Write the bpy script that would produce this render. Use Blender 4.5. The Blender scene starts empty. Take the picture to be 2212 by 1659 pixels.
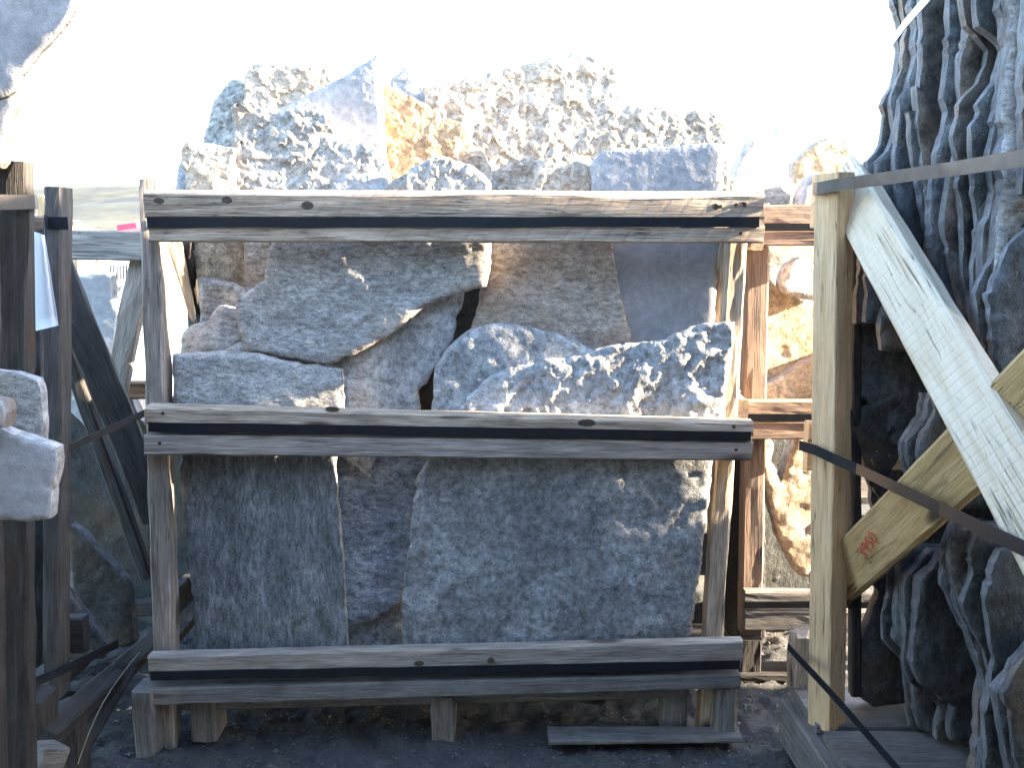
import bpy, bmesh, math, random
import numpy as np
from mathutils import Vector, Matrix, noise, geometry

# ------------------------------------------------------------------ camera, world, sun, exposure
C = bpy.context.scene.collection
scene = bpy.context.scene
PITCH = math.radians(8.5); FPX = 2000.0; CAMZ = 1.08
cam_d = bpy.data.cameras.new("camera"); cam = bpy.data.objects.new("camera", cam_d); C.objects.link(cam)
cam.location = (0, 0, CAMZ); cam.rotation_euler = (math.pi/2 - PITCH, 0, 0)
cam_d.sensor_width = 36; cam_d.lens = 36*FPX/2212; cam_d.clip_start = 0.02; cam_d.clip_end = 3000
scene.camera = cam
SUN_EL = math.radians(19); SUN_AZ = math.radians(2.2)       # az: degrees in front of the crate's face, from the right
sund = Vector((math.cos(SUN_EL)*math.cos(SUN_AZ), -math.cos(SUN_EL)*math.sin(SUN_AZ), math.sin(SUN_EL)))
w = bpy.data.worlds.new("World"); scene.world = w; w.use_nodes = True
nt = w.node_tree; nt.nodes.clear()
sky = nt.nodes.new('ShaderNodeTexSky'); sky.sky_type = 'NISHITA'; sky.sun_disc = False
sky.sun_elevation = SUN_EL; sky.sun_rotation = math.radians(90) + SUN_AZ
sky.air_density = 1.0; sky.dust_density = 0.8; sky.ozone_density = 1.6
bg = nt.nodes.new('ShaderNodeBackground'); bg.inputs[1].default_value = 0.15
wo = nt.nodes.new('ShaderNodeOutputWorld')
nt.links.new(sky.outputs[0], bg.inputs[0]); nt.links.new(bg.outputs[0], wo.inputs[0])
sl = bpy.data.lights.new("sun", 'SUN'); sl.energy = 5.0; sl.angle = math.radians(0.5); sl.color = (1.0, 0.82, 0.60)
so = bpy.data.objects.new("sun", sl); C.objects.link(so)
so.rotation_euler = sund.to_track_quat('Z', 'Y').to_euler()
scene.view_settings.view_transform = 'Standard'; scene.view_settings.look = 'None'
scene.view_settings.exposure = 3.45; scene.view_settings.gamma = 1.0

# ------------------------------------------------------------------ helpers
def P(px, py, Y, a=0.0, k=0.0, x0=0.0, z0=0.7):
    """photo position -> point on the upright plane y = Y + a*(x-x0) + k*(z-z0)"""
    u = (px-1106)/FPX; v = -(py-829.5)/FPX
    dy = math.cos(PITCH) + math.sin(PITCH)*v; dz = -math.sin(PITCH) + math.cos(PITCH)*v
    t = (Y - a*x0 + k*(CAMZ - z0)) / (dy - a*u - k*dz)
    return Vector((u*t, dy*t, CAMZ + dz*t))

def tag(o, label=None, cat=None, group=None, kind=None):
    if label: o['label'] = label
    if cat: o['category'] = cat
    if group: o['group'] = group
    if kind: o['kind'] = kind
    elif label: o['kind'] = 'thing'
    return o

def empty(name, loc, label, cat, group=None):
    o = bpy.data.objects.new(name, None); C.objects.link(o); o.location = loc; o.empty_display_size = 0.1
    return tag(o, label, cat, group)

def parent_to(o, root):
    if root is not None:
        o.parent = root
        m = Matrix.Translation(root.location) if root.parent is None else (root.matrix_parent_inverse @ root.matrix_basis)
        if root.parent is not None: m = Matrix.Translation(root.parent.location) @ m
        o.matrix_parent_inverse = m.inverted()

def mesh_obj(name, verts, faces, mats, parent=None, matrix=None, smooth=False, midx=None):
    me = bpy.data.meshes.new(name); me.from_pydata([tuple(v) for v in verts], [], faces)
    for m in (mats if isinstance(mats, (list, tuple)) else [mats]): me.materials.append(m)
    if midx is not None: me.polygons.foreach_set('material_index', midx)
    if smooth is True: me.polygons.foreach_set('use_smooth', [True]*len(me.polygons))
    elif isinstance(smooth, list): me.polygons.foreach_set('use_smooth', smooth)
    me.update()
    o = bpy.data.objects.new(name, me); C.objects.link(o)
    parent_to(o, parent)
    if matrix is not None: o.matrix_basis = matrix
    return o

SEED = [100]
def nz(x, y, z=0.0): return noise.noise(Vector((x, y, z)))

def plank(name, A, B, wd, th, mat, parent=None, normal=(0, -1, 0), wane=0.0, rough=0.0015, bend=0.0, w2=None, rnd=0.004, rag=0.0):
    """sawn board from A to B, width wd, thickness th, broad face towards `normal`; centre line A-B"""
    SEED[0] += 1; s = SEED[0]*7.31
    A = Vector(A); B = Vector(B); L = (B-A).length
    x = (B-A).normalized(); n = Vector(normal); n = (n - x*n.dot(x)).normalized(); y = n.cross(x).normalized()
    if w2 is None: w2 = wd
    segs = max(2, int(L/0.03)); verts = []; faces = []
    for i in range(segs+1):
        t = i/segs; W = (wd*(1-t)+w2*t)/2; T = th/2; r = min(rnd, T*0.6, W*0.6)
        wa = wane*max(0, 0.5+1.2*nz(t*L*3, s))
        sec = [(-W+r, -T), (W-r, -T), (W, -T+r), (W-wa*0.15, T-r-wa*1.1), (W-r-wa, T), (W*0.33, T), (-W*0.33, T), (-W+r, T), (-W, T-r), (-W, -T+r)]
        for j, (a, b) in enumerate(sec):
            ja = rough*nz(t*L*14, j*3.1, s); jb = rough*nz(t*L*14, j*3.1+50, s)
            bx = 0
            if i in (0, segs) and rag: bx = rag*nz(j*1.7, s, i)
            bb = bend*math.sin(math.pi*t)
            verts.append((-L/2+L*t+bx, a+ja+bb, b+jb))
    k = 10
    for i in range(segs):
        for j in range(k):
            a = i*k+j; b = i*k+(j+1) % k
            faces.append((a, b, b+k, a+k))
    faces.append(tuple(reversed(range(k)))); faces.append(tuple(range(segs*k, segs*k+k)))
    M = Matrix((x, y, n)).transposed().to_4x4(); M.translation = (A+B)/2
    return mesh_obj(name, verts, faces, mat, parent, M)

def pplank(name, p0, p1, wpx, Y0, th, mat, parent=None, Y1=None, w1px=None, front=True, **kw):
    """board between two photo positions; Y = its front face"""
    if Y1 is None: Y1 = Y0
    off = th/2 if front else 0
    A = P(p0[0], p0[1], Y0+off); B = P(p1[0], p1[1], Y1+off)
    kw.setdefault('normal', (0, -1, 0))
    wd = wpx/FPX*A.y*1.01; w2 = (w1px or wpx*Y0/Y1)/FPX*B.y*1.01
    return plank(name, A, B, wd, th, mat, parent, w2=w2, **kw)

def strap(name, pts, wd, mat, parent=None, th=0.0012, up=(0, 0, 1)):
    """flat steel band through 3D points, broad side upright"""
    pts = [Vector(p) for p in pts]; verts = []; faces = []
    fine = []
    for i in range(len(pts)-1):
        n = max(1, int((pts[i+1]-pts[i]).length/0.05))
        for j in range(n): fine.append(pts[i].lerp(pts[i+1], j/n))
    fine.append(pts[-1])
    SEED[0] += 1; s = SEED[0]*3.3
    for i, p in enumerate(fine):
        d = (fine[min(i+1, len(fine)-1)]-fine[max(i-1, 0)]).normalized()
        u = Vector(up); u = (u-d*u.dot(d)).normalized(); n = d.cross(u).normalized()
        q = p + n*0.0012*nz(i*0.7, s) + u*0.001*nz(i*0.3, s+9)
        for a, b in ((-1, -1), (1, -1), (1, 1), (-1, 1)): verts.append(q + u*wd/2*a + n*th/2*b)
    for i in range(len(fine)-1):
        for j in range(4):
            a = i*4+j; b = i*4+(j+1) % 4; faces.append((a, b, b+4, a+4))
    faces.append((3, 2, 1, 0)); m = len(fine)*4; faces.append((m-4, m-3, m-2, m-1))
    c = sum(fine, Vector())/len(fine)
    return mesh_obj(name, [v-c for v in verts], faces, mat, parent, Matrix.Translation(c))

def slab(name, pts, Y, th, mats, label=None, group=None, rough=0.003, coarse=0.05, a=0.0, k=0.0, grid=0.009, steps=0.0,
         ledges=(), cat='stone slab', parent=None, kx=0.0022, cracks=(), zmin=None, edge=0.003, flat=1.0, facet=False):
    """cleft flagstone: traced outline at its own depth, real thickness, rough split face and broken edges"""
    SEED[0] += 1; s = SEED[0]*5.77
    cx = sum(p[0] for p in pts)/len(pts); x0 = (cx-1106)/FPX*Y
    W = [P(p[0], p[1], Y, a, k, x0) for p in pts]
    if zmin is not None:
        for q in W: q.z = max(q.z, zmin)
    poly = [(q.x, q.z) for q in W]
    A2 = sum(poly[i][0]*poly[(i+1) % len(poly)][1]-poly[(i+1) % len(poly)][0]*poly[i][1] for i in range(len(poly)))
    if A2 < 0: poly.reverse()
    # resample with ragged edge
    ring = []
    step = max(grid*1.15, 0.007)
    n = len(poly)
    for i in range(n):
        x1, z1 = poly[i]; x2, z2 = poly[(i+1) % n]; L = math.hypot(x2-x1, z2-z1)
        m = max(1, int(L/step)); nx, nzv = (z2-z1)/max(L, 1e-6), -(x2-x1)/max(L, 1e-6)
        for j in range(m):
            t = j/m; x = x1+(x2-x1)*t; z = z1+(z2-z1)*t
            d = kx*(nz(x*40+s, z*40)*1.6 + nz(x*120, z*120+s)*0.9)
            if j == 0: d -= kx*0.8
            ring.append((x+nx*d, z+nzv*d))
    R = np.array(ring); N = len(R)
    xs = np.arange(R[:, 0].min()+grid*.6, R[:, 0].max(), grid); zs = np.arange(R[:, 1].min()+grid*.6, R[:, 1].max(), grid)
    rr = np.random.RandomState(SEED[0])
    GX, GZ = np.meshgrid(xs, zs); G = np.stack([GX.ravel(), GZ.ravel()], 1)
    G = G + (rr.rand(*G.shape)-.5)*grid*.55
    # inside test and distance to edge
    Q = np.roll(R, -1, axis=0); inside = np.zeros(len(G), bool); dist = np.full(len(G), 1e9)
    for i in range(N):
        xi, zi = R[i]; xj, zj = Q[i]
        c = ((zi > G[:, 1]) != (zj > G[:, 1]))
        with np.errstate(divide='ignore', invalid='ignore'):
            xx = (xj-xi)*(G[:, 1]-zi)/(zj-zi if zj != zi else 1e-12)+xi
        inside ^= (c & (G[:, 0] < xx))
        d2 = (G[:, 0]-xi)**2+(G[:, 1]-zi)**2
        dist = np.minimum(dist, d2)
    dist = np.sqrt(dist); keep = inside & (dist > grid*.62); G = G[keep]; dist = dist[keep]
    v2 = [Vector(p) for p in R] + [Vector(p) for p in G]
    out = geometry.delaunay_2d_cdt(v2, [(i, (i+1) % N) for i in range(N)], [], 1, 1e-6)
    ov, of = out[0], out[2]; orig = out[3]
    def height(x, z, de):
        h = rough*0.9*noise.fractal(Vector((x/coarse*0.6, z/coarse*0.6, s)), 1.0, 2.1, 3)
        wx = x+0.35*coarse*nz(x/coarse*0.9, z/coarse*0.9, s+4); wz = z+0.35*coarse*nz(x/coarse*0.9+7, z/coarse*0.9, s+8)
        for sc, am in ((1.0, 1.0), (0.42, 0.45), (0.2, 0.22)):
            q = Vector((wx/(coarse*sc)+s, wz/(coarse*sc*flat), s*0.37))
            dd, pp = noise.voronoi(q); f0 = pp[0]; hs = noise.cell_vector(f0*7.13)
            h += rough*am*((hs.x-0.5)*0.9 + (q.x-f0.x)*(hs.y-0.5)*1.8 + (q.y-f0.z if False else q.y-f0.y)*(hs.z-0.5)*1.8)
        if steps:
            q = 2.2*(nz(x/(coarse*2.6)+s, z/(coarse*1.7)-s, 3)+0.5*nz(x/coarse+s, z/coarse, 5))+x*1.5
            f = q-math.floor(q); h += steps*(math.floor(q)+min(1, f*5))*0.6
        for (lx, lz, nx, nzz, dp) in ledges:   # a broken-off layer on one side of a line
            e = (x-lx)*nx+(z-lz)*nzz+0.012*nz(x*25, z*25, s)
            h -= dp*min(1, max(0, e/0.006))
        h -= edge*max(0, 1-de/0.012)**2
        return h
    cen = Vector((float(R[:, 0].mean()), Y+th/2, float(R[:, 1].min())))
    verts = []; bmap = {}
    for i, p in enumerate(ov):
        src = orig[i]
        de = 0.0; isb = None
        for q in src:
            if q < N: isb = q
        if isb is None and src: de = float(dist[src[0]-N])
        yb = Y + a*(p[0]-x0) + k*(p[1]-0.7)
        verts.append(Vector((p[0], yb-height(p[0], p[1], de), p[1]))-cen)
        if isb is not None: bmap[isb] = i
    faces = []; mid = []; sm = []
    for f in of:
        a_, b_, c_ = [ov[q] for q in f[:3]]
        cr = (b_[0]-a_[0])*(c_[1]-a_[1])-(b_[1]-a_[1])*(c_[0]-a_[0])
        faces.append(tuple(f) if cr > 0 else tuple(reversed(f))); mid.append(0); sm.append(not facet)
    # side rings
    prev = [bmap.get(i) for i in range(N)]
    ok = [i for i in range(N) if prev[i] is not None]
    prevr = [prev[i] for i in ok]
    nr = max(2, min(5, int(th/0.009)))
    for r in range(1, nr+1):
        cur = []
        for i in ok:
            x, z = R[i]; pxx, pz = R[i-1]; qx, qz = R[(i+1) % N]
            tx, tz = qx-pxx, qz-pz; L = math.hypot(tx, tz)+1e-9; nx, nzz = tz/L, -tx/L
            o = kx*(1.1*nz(x*9, z*9, s+r*1.3)+0.7*nz(x*60, z*60, s+r*4.1)) + (0.0012 if r < nr else -0.001)
            yb = Y + a*(x-x0) + k*(z-0.7) + th*r/nr + 0.002*nz(x*30, z*30, s+r)
            cur.append(len(verts)); verts.append(Vector((x+nx*o, yb, z+nzz*o))-cen)
        m = len(ok)
        for i in range(m):
            j = (i+1) % m
            faces.append((prevr[i], cur[i], cur[j], prevr[j])); mid.append(1); sm.append(False)
        prevr = cur
    # back: reuse front triangulation is costly; one ngon triangulated by Blender
    faces.append(tuple(reversed([q for q in prevr])) if False else tuple(prevr)); mid.append(1); sm.append(False)
    o = mesh_obj(name, verts, faces, mats, parent, Matrix.Translation(cen), smooth=sm, midx=mid)
    me = o.data
    bm = bmesh.new(); bm.from_mesh(me); bmesh.ops.recalc_face_normals(bm, faces=bm.faces); bm.to_mesh(me); bm.free()
    if parent is None: tag(o, label, cat, group)
    return o

# ------------------------------------------------------------------ materials
def new_mat(name):
    m = bpy.data.materials.new(name); m.use_nodes = True; t = m.node_tree
    b = t.nodes['Principled BSDF']; return m, t, b
def N_(t, typ, **kw):
    n = t.nodes.new(typ)
    for k_, v in kw.items(): setattr(n, k_, v)
    return n
def coords(t, scale, rot=(0, 0, 0), rnd=True):
    tc = N_(t, 'ShaderNodeTexCoord'); mp = N_(t, 'ShaderNodeMapping')
    mp.inputs['Scale'].default_value = scale; mp.inputs['Rotation'].default_value = rot
    t.links.new(tc.outputs['Object'], mp.inputs[0])
    if rnd:
        oi = N_(t, 'ShaderNodeObjectInfo'); mu = N_(t, 'ShaderNodeMath', operation='MULTIPLY'); mu.inputs[1].default_value = 57.0
        t.links.new(oi.outputs['Random'], mu.inputs[0]); t.links.new(mu.outputs[0], mp.inputs['Location'])
    return mp.outputs[0]
def tex(t, vec, scale, detail=6, rough=0.6, dist=0.0):
    n = N_(t, 'ShaderNodeTexNoise'); n.inputs['Scale'].default_value = scale; n.inputs['Detail'].default_value = detail
    n.inputs['Roughness'].default_value = rough; n.inputs['Distortion'].default_value = dist
    t.links.new(vec, n.inputs['Vector']); return n.outputs[0]
def ramp(t, fac, stops):
    r = N_(t, 'ShaderNodeValToRGB'); e = r.color_ramp.elements
    e[0].position = stops[0][0]; e[0].color = (*stops[0][1], 1); e[1].position = stops[-1][0]; e[1].color = (*stops[-1][1], 1)
    for p, c in stops[1:-1]:
        q = e.new(p); q.color = (*c, 1)
    t.links.new(fac, r.inputs[0]); return r.outputs[0]
def fr(t, fac, a, b, lo=0.0, hi=1.0):
    r = N_(t, 'ShaderNodeMapRange'); r.inputs[1].default_value = a; r.inputs[2].default_value = b
    r.inputs[3].default_value = lo; r.inputs[4].default_value = hi; t.links.new(fac, r.inputs[0]); return r.outputs[0]
def mix(t, fac, a, b, mode='MIX'):
    m = N_(t, 'ShaderNodeMix', data_type='RGBA', blend_type=mode)
    if isinstance(fac, float): m.inputs[0].default_value = fac
    else: t.links.new(fac, m.inputs[0])
    for i, c in ((6, a), (7, b)):
        if isinstance(c, tuple): m.inputs[i].default_value = (*c, 1)
        else: t.links.new(c, m.inputs[i])
    return m.outputs[2]
def add(t, a, b, op='ADD'):
    m = N_(t, 'ShaderNodeMath', operation=op)
    for i, c in ((0, a), (1, b)):
        if isinstance(c, (int, float)): m.inputs[i].default_value = c
        else: t.links.new(c, m.inputs[i])
    return m.outputs[0]
def bump(t, b, h, strength, dist):
    n = N_(t, 'ShaderNodeBump'); n.inputs['Strength'].default_value = strength; n.inputs['Distance'].default_value = dist
    t.links.new(h, n.inputs['Height']); t.links.new(n.outputs[0], b.inputs['Normal'])

def stone_mat(name, dark, mid_, light, stain=(0.30, 0.17, 0.06), stain_amt=0.3, rough=0.6, mica=0.5, bstr=0.8, streak=(1, 1, 1), rot=(0, 0, 0), spk=1.0):
    m, t, b = new_mat(name)
    v = coords(t, streak, rot); v2 = coords(t, (1, 1, 1))
    n1 = tex(t, v, 9, 10, 0.74, 0.5); n2 = tex(t, v, 60, 5, 0.7); n3 = tex(t, v2, 3.2, 5, 0.6, 0.6); n4 = tex(t, v2, 300, 2, 0.6)
    base = ramp(t, n1, [(0.28, dark), (0.5, mid_), (0.72, light)])
    sp = fr(t, n2, 0.35, 0.65, 1-0.5*spk, 1+0.42*spk); spc = N_(t, 'ShaderNodeCombineColor')
    for i in range(3): t.links.new(sp, spc.inputs[i])
    base = mix(t, 1.0, base, spc.outputs[0], 'MULTIPLY')
    st = fr(t, n3, 0.62-0.25*stain_amt, 0.75, 0.0, 0.75)
    base = mix(t, st, base, stain)
    # mica specks, glints painted in paler colour, and dark grains
    vo = N_(t, 'ShaderNodeTexVoronoi'); vo.inputs['Scale'].default_value = 420; t.links.new(v2, vo.inputs['Vector'])
    sep = N_(t, 'ShaderNodeSeparateColor'); t.links.new(vo.outputs['Color'], sep.inputs[0])
    g = fr(t, sep.outputs[0], 0.88, 0.95, 0, mica*0.35)
    base = mix(t, g, base, tuple(min(0.8, c*1.9+0.1) for c in light))
    dk = fr(t, sep.outputs[1], 0.9, 0.95, 0, 0.5*spk*spk)
    base = mix(t, dk, base, tuple(c*0.35 for c in dark))
    t.links.new(base, b.inputs['Base Color'])
    rg = fr(t, sep.outputs[0], 0.84, 0.95, rough, max(0.15, rough-0.4*mica-0.05)); t.links.new(rg, b.inputs['Roughness'])
    b.inputs['Specular IOR Level'].default_value = 0.5
    h = add(t, add(t, n1, 0.5, 'MULTIPLY'), add(t, n2, 0.28, 'MULTIPLY')); h = add(t, h, add(t, n4, 0.12, 'MULTIPLY'))
    bump(t, b, h, bstr, 0.012)
    return m

def wood_mat(name, c1, c2, c3, saw=0.0, grime=0.4, rough=0.75, knots=True, sawscale=60, dusty=0.0, gr=1.0, sawrot=0.6):
    m, t, b = new_mat(name)
    v = coords(t, (1.2, 14, 14)); vi = coords(t, (1, 1, 1))
    g1 = tex(t, v, 5, 8, 0.65, 0.8); g2 = tex(t, coords(t, (3, 90, 90)), 5, 4, 0.6); g3 = tex(t, vi, 4.5, 6, 0.65, 0.3)
    col = ramp(t, g1, [(0.3, c1), (0.5, c2), (0.72, c3)])
    s = fr(t, g2, 0.3, 0.7, 1-0.45*gr, 1+0.3*gr); cc = N_(t, 'ShaderNodeCombineColor')
    for i in range(3): t.links.new(s, cc.inputs[i])
    col = mix(t, 1.0, col, cc.outputs[0], 'MULTIPLY')
    col = mix(t, fr(t, g3, 0.5, 0.72, 0, grime), col, tuple(c*0.22 for c in c1))
    g5 = tex(t, coords(t, (0.7, 22, 22)), 3.0, 3, 0.5, 0.6); cr = N_(t, 'ShaderNodeMath', operation='SUBTRACT'); t.links.new(g5, cr.inputs[0]); cr.inputs[1].default_value = 0.52
    ab = N_(t, 'ShaderNodeMath', operation='ABSOLUTE'); t.links.new(cr.outputs[0], ab.inputs[0]); crk = fr(t, ab.outputs[0], 0.0, 0.012, 0.8, 0.0)
    crk = add(t, crk, fr(t, g3, 0.45, 0.6), 'MULTIPLY'); col = mix(t, crk, col, tuple(c*0.12 for c in c1))
    if knots:
        vo = N_(t, 'ShaderNodeTexVoronoi'); vo.inputs['Scale'].default_value = 1.0; t.links.new(coords(t, (4.2, 13, 13)), vo.inputs['Vector'])
        kf = fr(t, vo.outputs['Distance'], 0.10, 0.20, 0.9, 0.0); col = mix(t, kf, col, (0.045, 0.022, 0.012))
    h = add(t, add(t, g1, 0.9*gr, 'MULTIPLY'), add(t, g2, 0.8*gr, 'MULTIPLY'))
    h = add(t, h, add(t, crk, -1.2, 'MULTIPLY'))
    if saw:
        wv = N_(t, 'ShaderNodeTexWave', bands_direction='X'); wv.inputs['Scale'].default_value = sawscale/6.28*0.5
        wv.inputs['Distortion'].default_value = 1.6; wv.inputs['Detail'].default_value = 3; wv.inputs['Detail Scale'].default_value = 0.6
        t.links.new(coords(t, (1, 1, 1), (0, 0, sawrot), rnd=False), wv.inputs['Vector'])
        sw = fr(t, wv.outputs['Fac'], 0.75, 1.0, 0, 1)
        h = add(t, h, add(t, sw, -saw*0.7, 'MULTIPLY')); col = mix(t, add(t, sw, 0.12*min(1, saw), 'MULTIPLY'), col, tuple(c*0.45 for c in c1))
    if dusty: col = mix(t, fr(t, tex(t, vi, 9, 6, 0.7), 0.4, 0.65, 0, dusty), col, (0.30, 0.29, 0.27))
    t.links.new(col, b.inputs['Base Color']); b.inputs['Roughness'].default_value = rough
    bump(t, b, h, 0.8, 0.004)
    return m

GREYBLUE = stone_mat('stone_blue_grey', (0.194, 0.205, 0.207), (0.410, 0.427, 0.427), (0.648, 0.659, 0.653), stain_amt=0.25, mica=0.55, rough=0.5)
GREYWARM = stone_mat('stone_warm_grey', (0.252, 0.242, 0.221), (0.441, 0.430, 0.404), (0.609, 0.598, 0.567), stain=(0.38, 0.29, 0.19), stain_amt=0.45, mica=0.35, streak=(1, 1, 2.2))
BEIGE = stone_mat('stone_beige', (0.30, 0.26, 0.21), (0.47, 0.42, 0.36), (0.60, 0.55, 0.48), stain=(0.36, 0.22, 0.11), stain_amt=0.8, mica=0.3, streak=(1, 1, 2.0))
SMOOTH = stone_mat('stone_smooth_blue', (0.26, 0.27, 0.285), (0.36, 0.37, 0.385), (0.46, 0.47, 0.48), stain_amt=-0.3, mica=0.08, bstr=0.2, spk=0.3)
GLOSS = stone_mat('stone_mica_schist', (0.12, 0.13, 0.145), (0.25, 0.265, 0.29), (0.50, 0.52, 0.55), stain_amt=-0.3, rough=0.38, mica=0.9, bstr=1.0, streak=(1, 1, 1.8))
STREAK = stone_mat('stone_streaked_grey', (0.089, 0.099, 0.100), (0.176, 0.192, 0.197), (0.373, 0.389, 0.393), stain_amt=-0.1, mica=0.4, streak=(2.2, 1, 0.7), rot=(0, 0.3, 0))
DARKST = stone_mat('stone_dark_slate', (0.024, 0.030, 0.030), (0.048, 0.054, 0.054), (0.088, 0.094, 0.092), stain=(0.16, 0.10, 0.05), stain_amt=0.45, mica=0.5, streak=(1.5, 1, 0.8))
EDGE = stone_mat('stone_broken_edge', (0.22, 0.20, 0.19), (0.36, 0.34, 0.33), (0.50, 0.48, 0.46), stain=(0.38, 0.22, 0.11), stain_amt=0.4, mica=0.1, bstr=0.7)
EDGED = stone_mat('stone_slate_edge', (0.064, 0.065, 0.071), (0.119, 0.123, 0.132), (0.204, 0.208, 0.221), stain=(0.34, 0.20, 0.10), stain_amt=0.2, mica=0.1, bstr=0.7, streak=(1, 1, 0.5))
GREYSHADE = stone_mat('stone_blue_grey_low', (0.112, 0.121, 0.123), (0.258, 0.269, 0.274), (0.470, 0.482, 0.482), stain_amt=0.2, mica=0.5, rough=0.45)  # darker copy of the blue grey, lower-row shade in its colour
HEAPGREY = stone_mat('stone_heap_grey', (0.225, 0.209, 0.183), (0.375, 0.353, 0.312), (0.555, 0.518, 0.461), stain=(0.36, 0.27, 0.18), stain_amt=0.4, mica=0.2)
HEAPBLUE = stone_mat('stone_heap_blue', (0.258, 0.257, 0.257), (0.354, 0.352, 0.350), (0.466, 0.459, 0.449), stain_amt=-0.2, mica=0.1, spk=0.5, bstr=0.4)
CREAM = stone_mat('stone_cream', (0.329, 0.259, 0.187), (0.487, 0.407, 0.311), (0.633, 0.557, 0.448), stain=(0.52, 0.40, 0.27), stain_amt=0.5, mica=0.2)  # cream stone, warm sun tint and haze put into its colour
GAPSHADE = stone_mat('stone_nearly_black', (0.006, 0.006, 0.006), (0.012, 0.012, 0.012), (0.03, 0.03, 0.03), stain_amt=-0.3, mica=0)  # near-black colour that stands for shade in the gaps
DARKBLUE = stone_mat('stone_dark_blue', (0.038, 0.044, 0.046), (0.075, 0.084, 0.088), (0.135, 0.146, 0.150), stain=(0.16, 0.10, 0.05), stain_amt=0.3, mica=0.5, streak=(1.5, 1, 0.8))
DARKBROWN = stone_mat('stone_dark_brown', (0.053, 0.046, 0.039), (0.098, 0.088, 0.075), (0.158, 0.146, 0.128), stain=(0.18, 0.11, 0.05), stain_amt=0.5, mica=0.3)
ORANGE = stone_mat('stone_ochre', (0.400, 0.294, 0.179), (0.540, 0.441, 0.314), (0.660, 0.588, 0.470), stain=(0.48, 0.24, 0.07), stain_amt=0.6, mica=0.3)
YELLOW = stone_mat('stone_golden_quartz', (0.42, 0.29, 0.15), (0.58, 0.46, 0.30), (0.68, 0.60, 0.46), stain=(0.55, 0.30, 0.10), stain_amt=0.6, mica=0.3)
WHITEST = stone_mat('stone_white_quartz', (0.50, 0.46, 0.40), (0.64, 0.61, 0.56), (0.74, 0.72, 0.69), stain=(0.55, 0.32, 0.12), stain_amt=0.4, mica=0.2)
PALE = stone_mat('stone_pale_blue', (0.30, 0.32, 0.34), (0.42, 0.44, 0.46), (0.54, 0.55, 0.57), stain=(0.45, 0.36, 0.26), stain_amt=0.1, mica=0.1, bstr=0.35, spk=0.35)

WOOD = wood_mat('wood_weathered', (0.264, 0.201, 0.145), (0.487, 0.384, 0.279), (0.659, 0.537, 0.403))
WOODSAW = wood_mat('wood_weathered_sawn', (0.251, 0.189, 0.134), (0.474, 0.366, 0.263), (0.633, 0.506, 0.376), saw=0.5, sawscale=120)
WOODGREY = wood_mat('wood_grey', (0.194, 0.162, 0.134), (0.377, 0.313, 0.259), (0.536, 0.458, 0.382), dusty=0.2)
WOODDUST = wood_mat('wood_dusty', (0.098, 0.086, 0.075), (0.158, 0.143, 0.128), (0.225, 0.210, 0.195), dusty=0.5, knots=False)
WOODDARK = wood_mat('wood_dark', (0.019, 0.016, 0.014), (0.041, 0.035, 0.032), (0.075, 0.066, 0.060))  # dark wood, lowered further so shaded timber looks dim
WOODMID = wood_mat('wood_dark_grey', (0.038, 0.034, 0.033), (0.075, 0.068, 0.064), (0.120, 0.111, 0.105))
WOODNEW = wood_mat('wood_new_pine', (0.588, 0.372, 0.178), (0.735, 0.500, 0.272), (0.819, 0.598, 0.357), grime=0.12, knots=False, gr=0.5)
WOODPALE = wood_mat('wood_pale_sawn', (0.54, 0.42, 0.27), (0.66, 0.545, 0.385), (0.74, 0.63, 0.48), saw=0.22, grime=0.08, knots=False, sawscale=230, gr=0.03, sawrot=0.1)
WOODYEL = wood_mat('wood_yellow_board', (0.36, 0.23, 0.09), (0.50, 0.34, 0.15), (0.60, 0.43, 0.21), grime=0.2, gr=0.5)
def simple(name, c, r=0.5, metal=0.0, var=0.3, sc=20):
    m, t, b = new_mat(name); v = coords(t, (1, 1, 1)); n = tex(t, v, sc, 5, 0.65)
    t.links.new(mix(t, fr(t, n, 0.35, 0.7, 0, 1), c, tuple(x*(1-var) for x in c)), b.inputs['Base Color'])
    b.inputs['Roughness'].default_value = r; b.inputs['Metallic'].default_value = metal; bump(t, b, n, 0.2, 0.002); return m
STEEL = simple('strap_black_steel', (0.012, 0.014, 0.02), 0.38, 0.0, 0.5, 30)
STEELB = simple('strap_brown_steel', (0.10, 0.085, 0.075), 0.45, 0.4, 0.4, 30)
PLASTIC = simple('strap_white_plastic', (0.72, 0.76, 0.78), 0.35, 0, 0.05)
PAPER = simple('paper', (0.72, 0.74, 0.78), 0.8, 0, 0.04)
RUST = simple('nail_steel', (0.10, 0.06, 0.04), 0.6, 0.4)
REDP = simple('red_sheet', (0.6, 0.03, 0.08), 0.5, 0, 0.1)
REDINK = simple('red_crayon', (0.62, 0.05, 0.04), 0.7, 0, 0.1)
WHITEP = simple('white_paint', (0.72, 0.70, 0.66), 0.6, 0, 0.15)
STRAW = simple('dry_straw', (0.35, 0.31, 0.22), 0.8, 0, 0.2)

SUNPALE = simple('yard_concrete', (0.46, 0.45, 0.43), 0.9, 0, 0.25, 1.5)  # pale tone so the far ground looks sunlit
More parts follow.
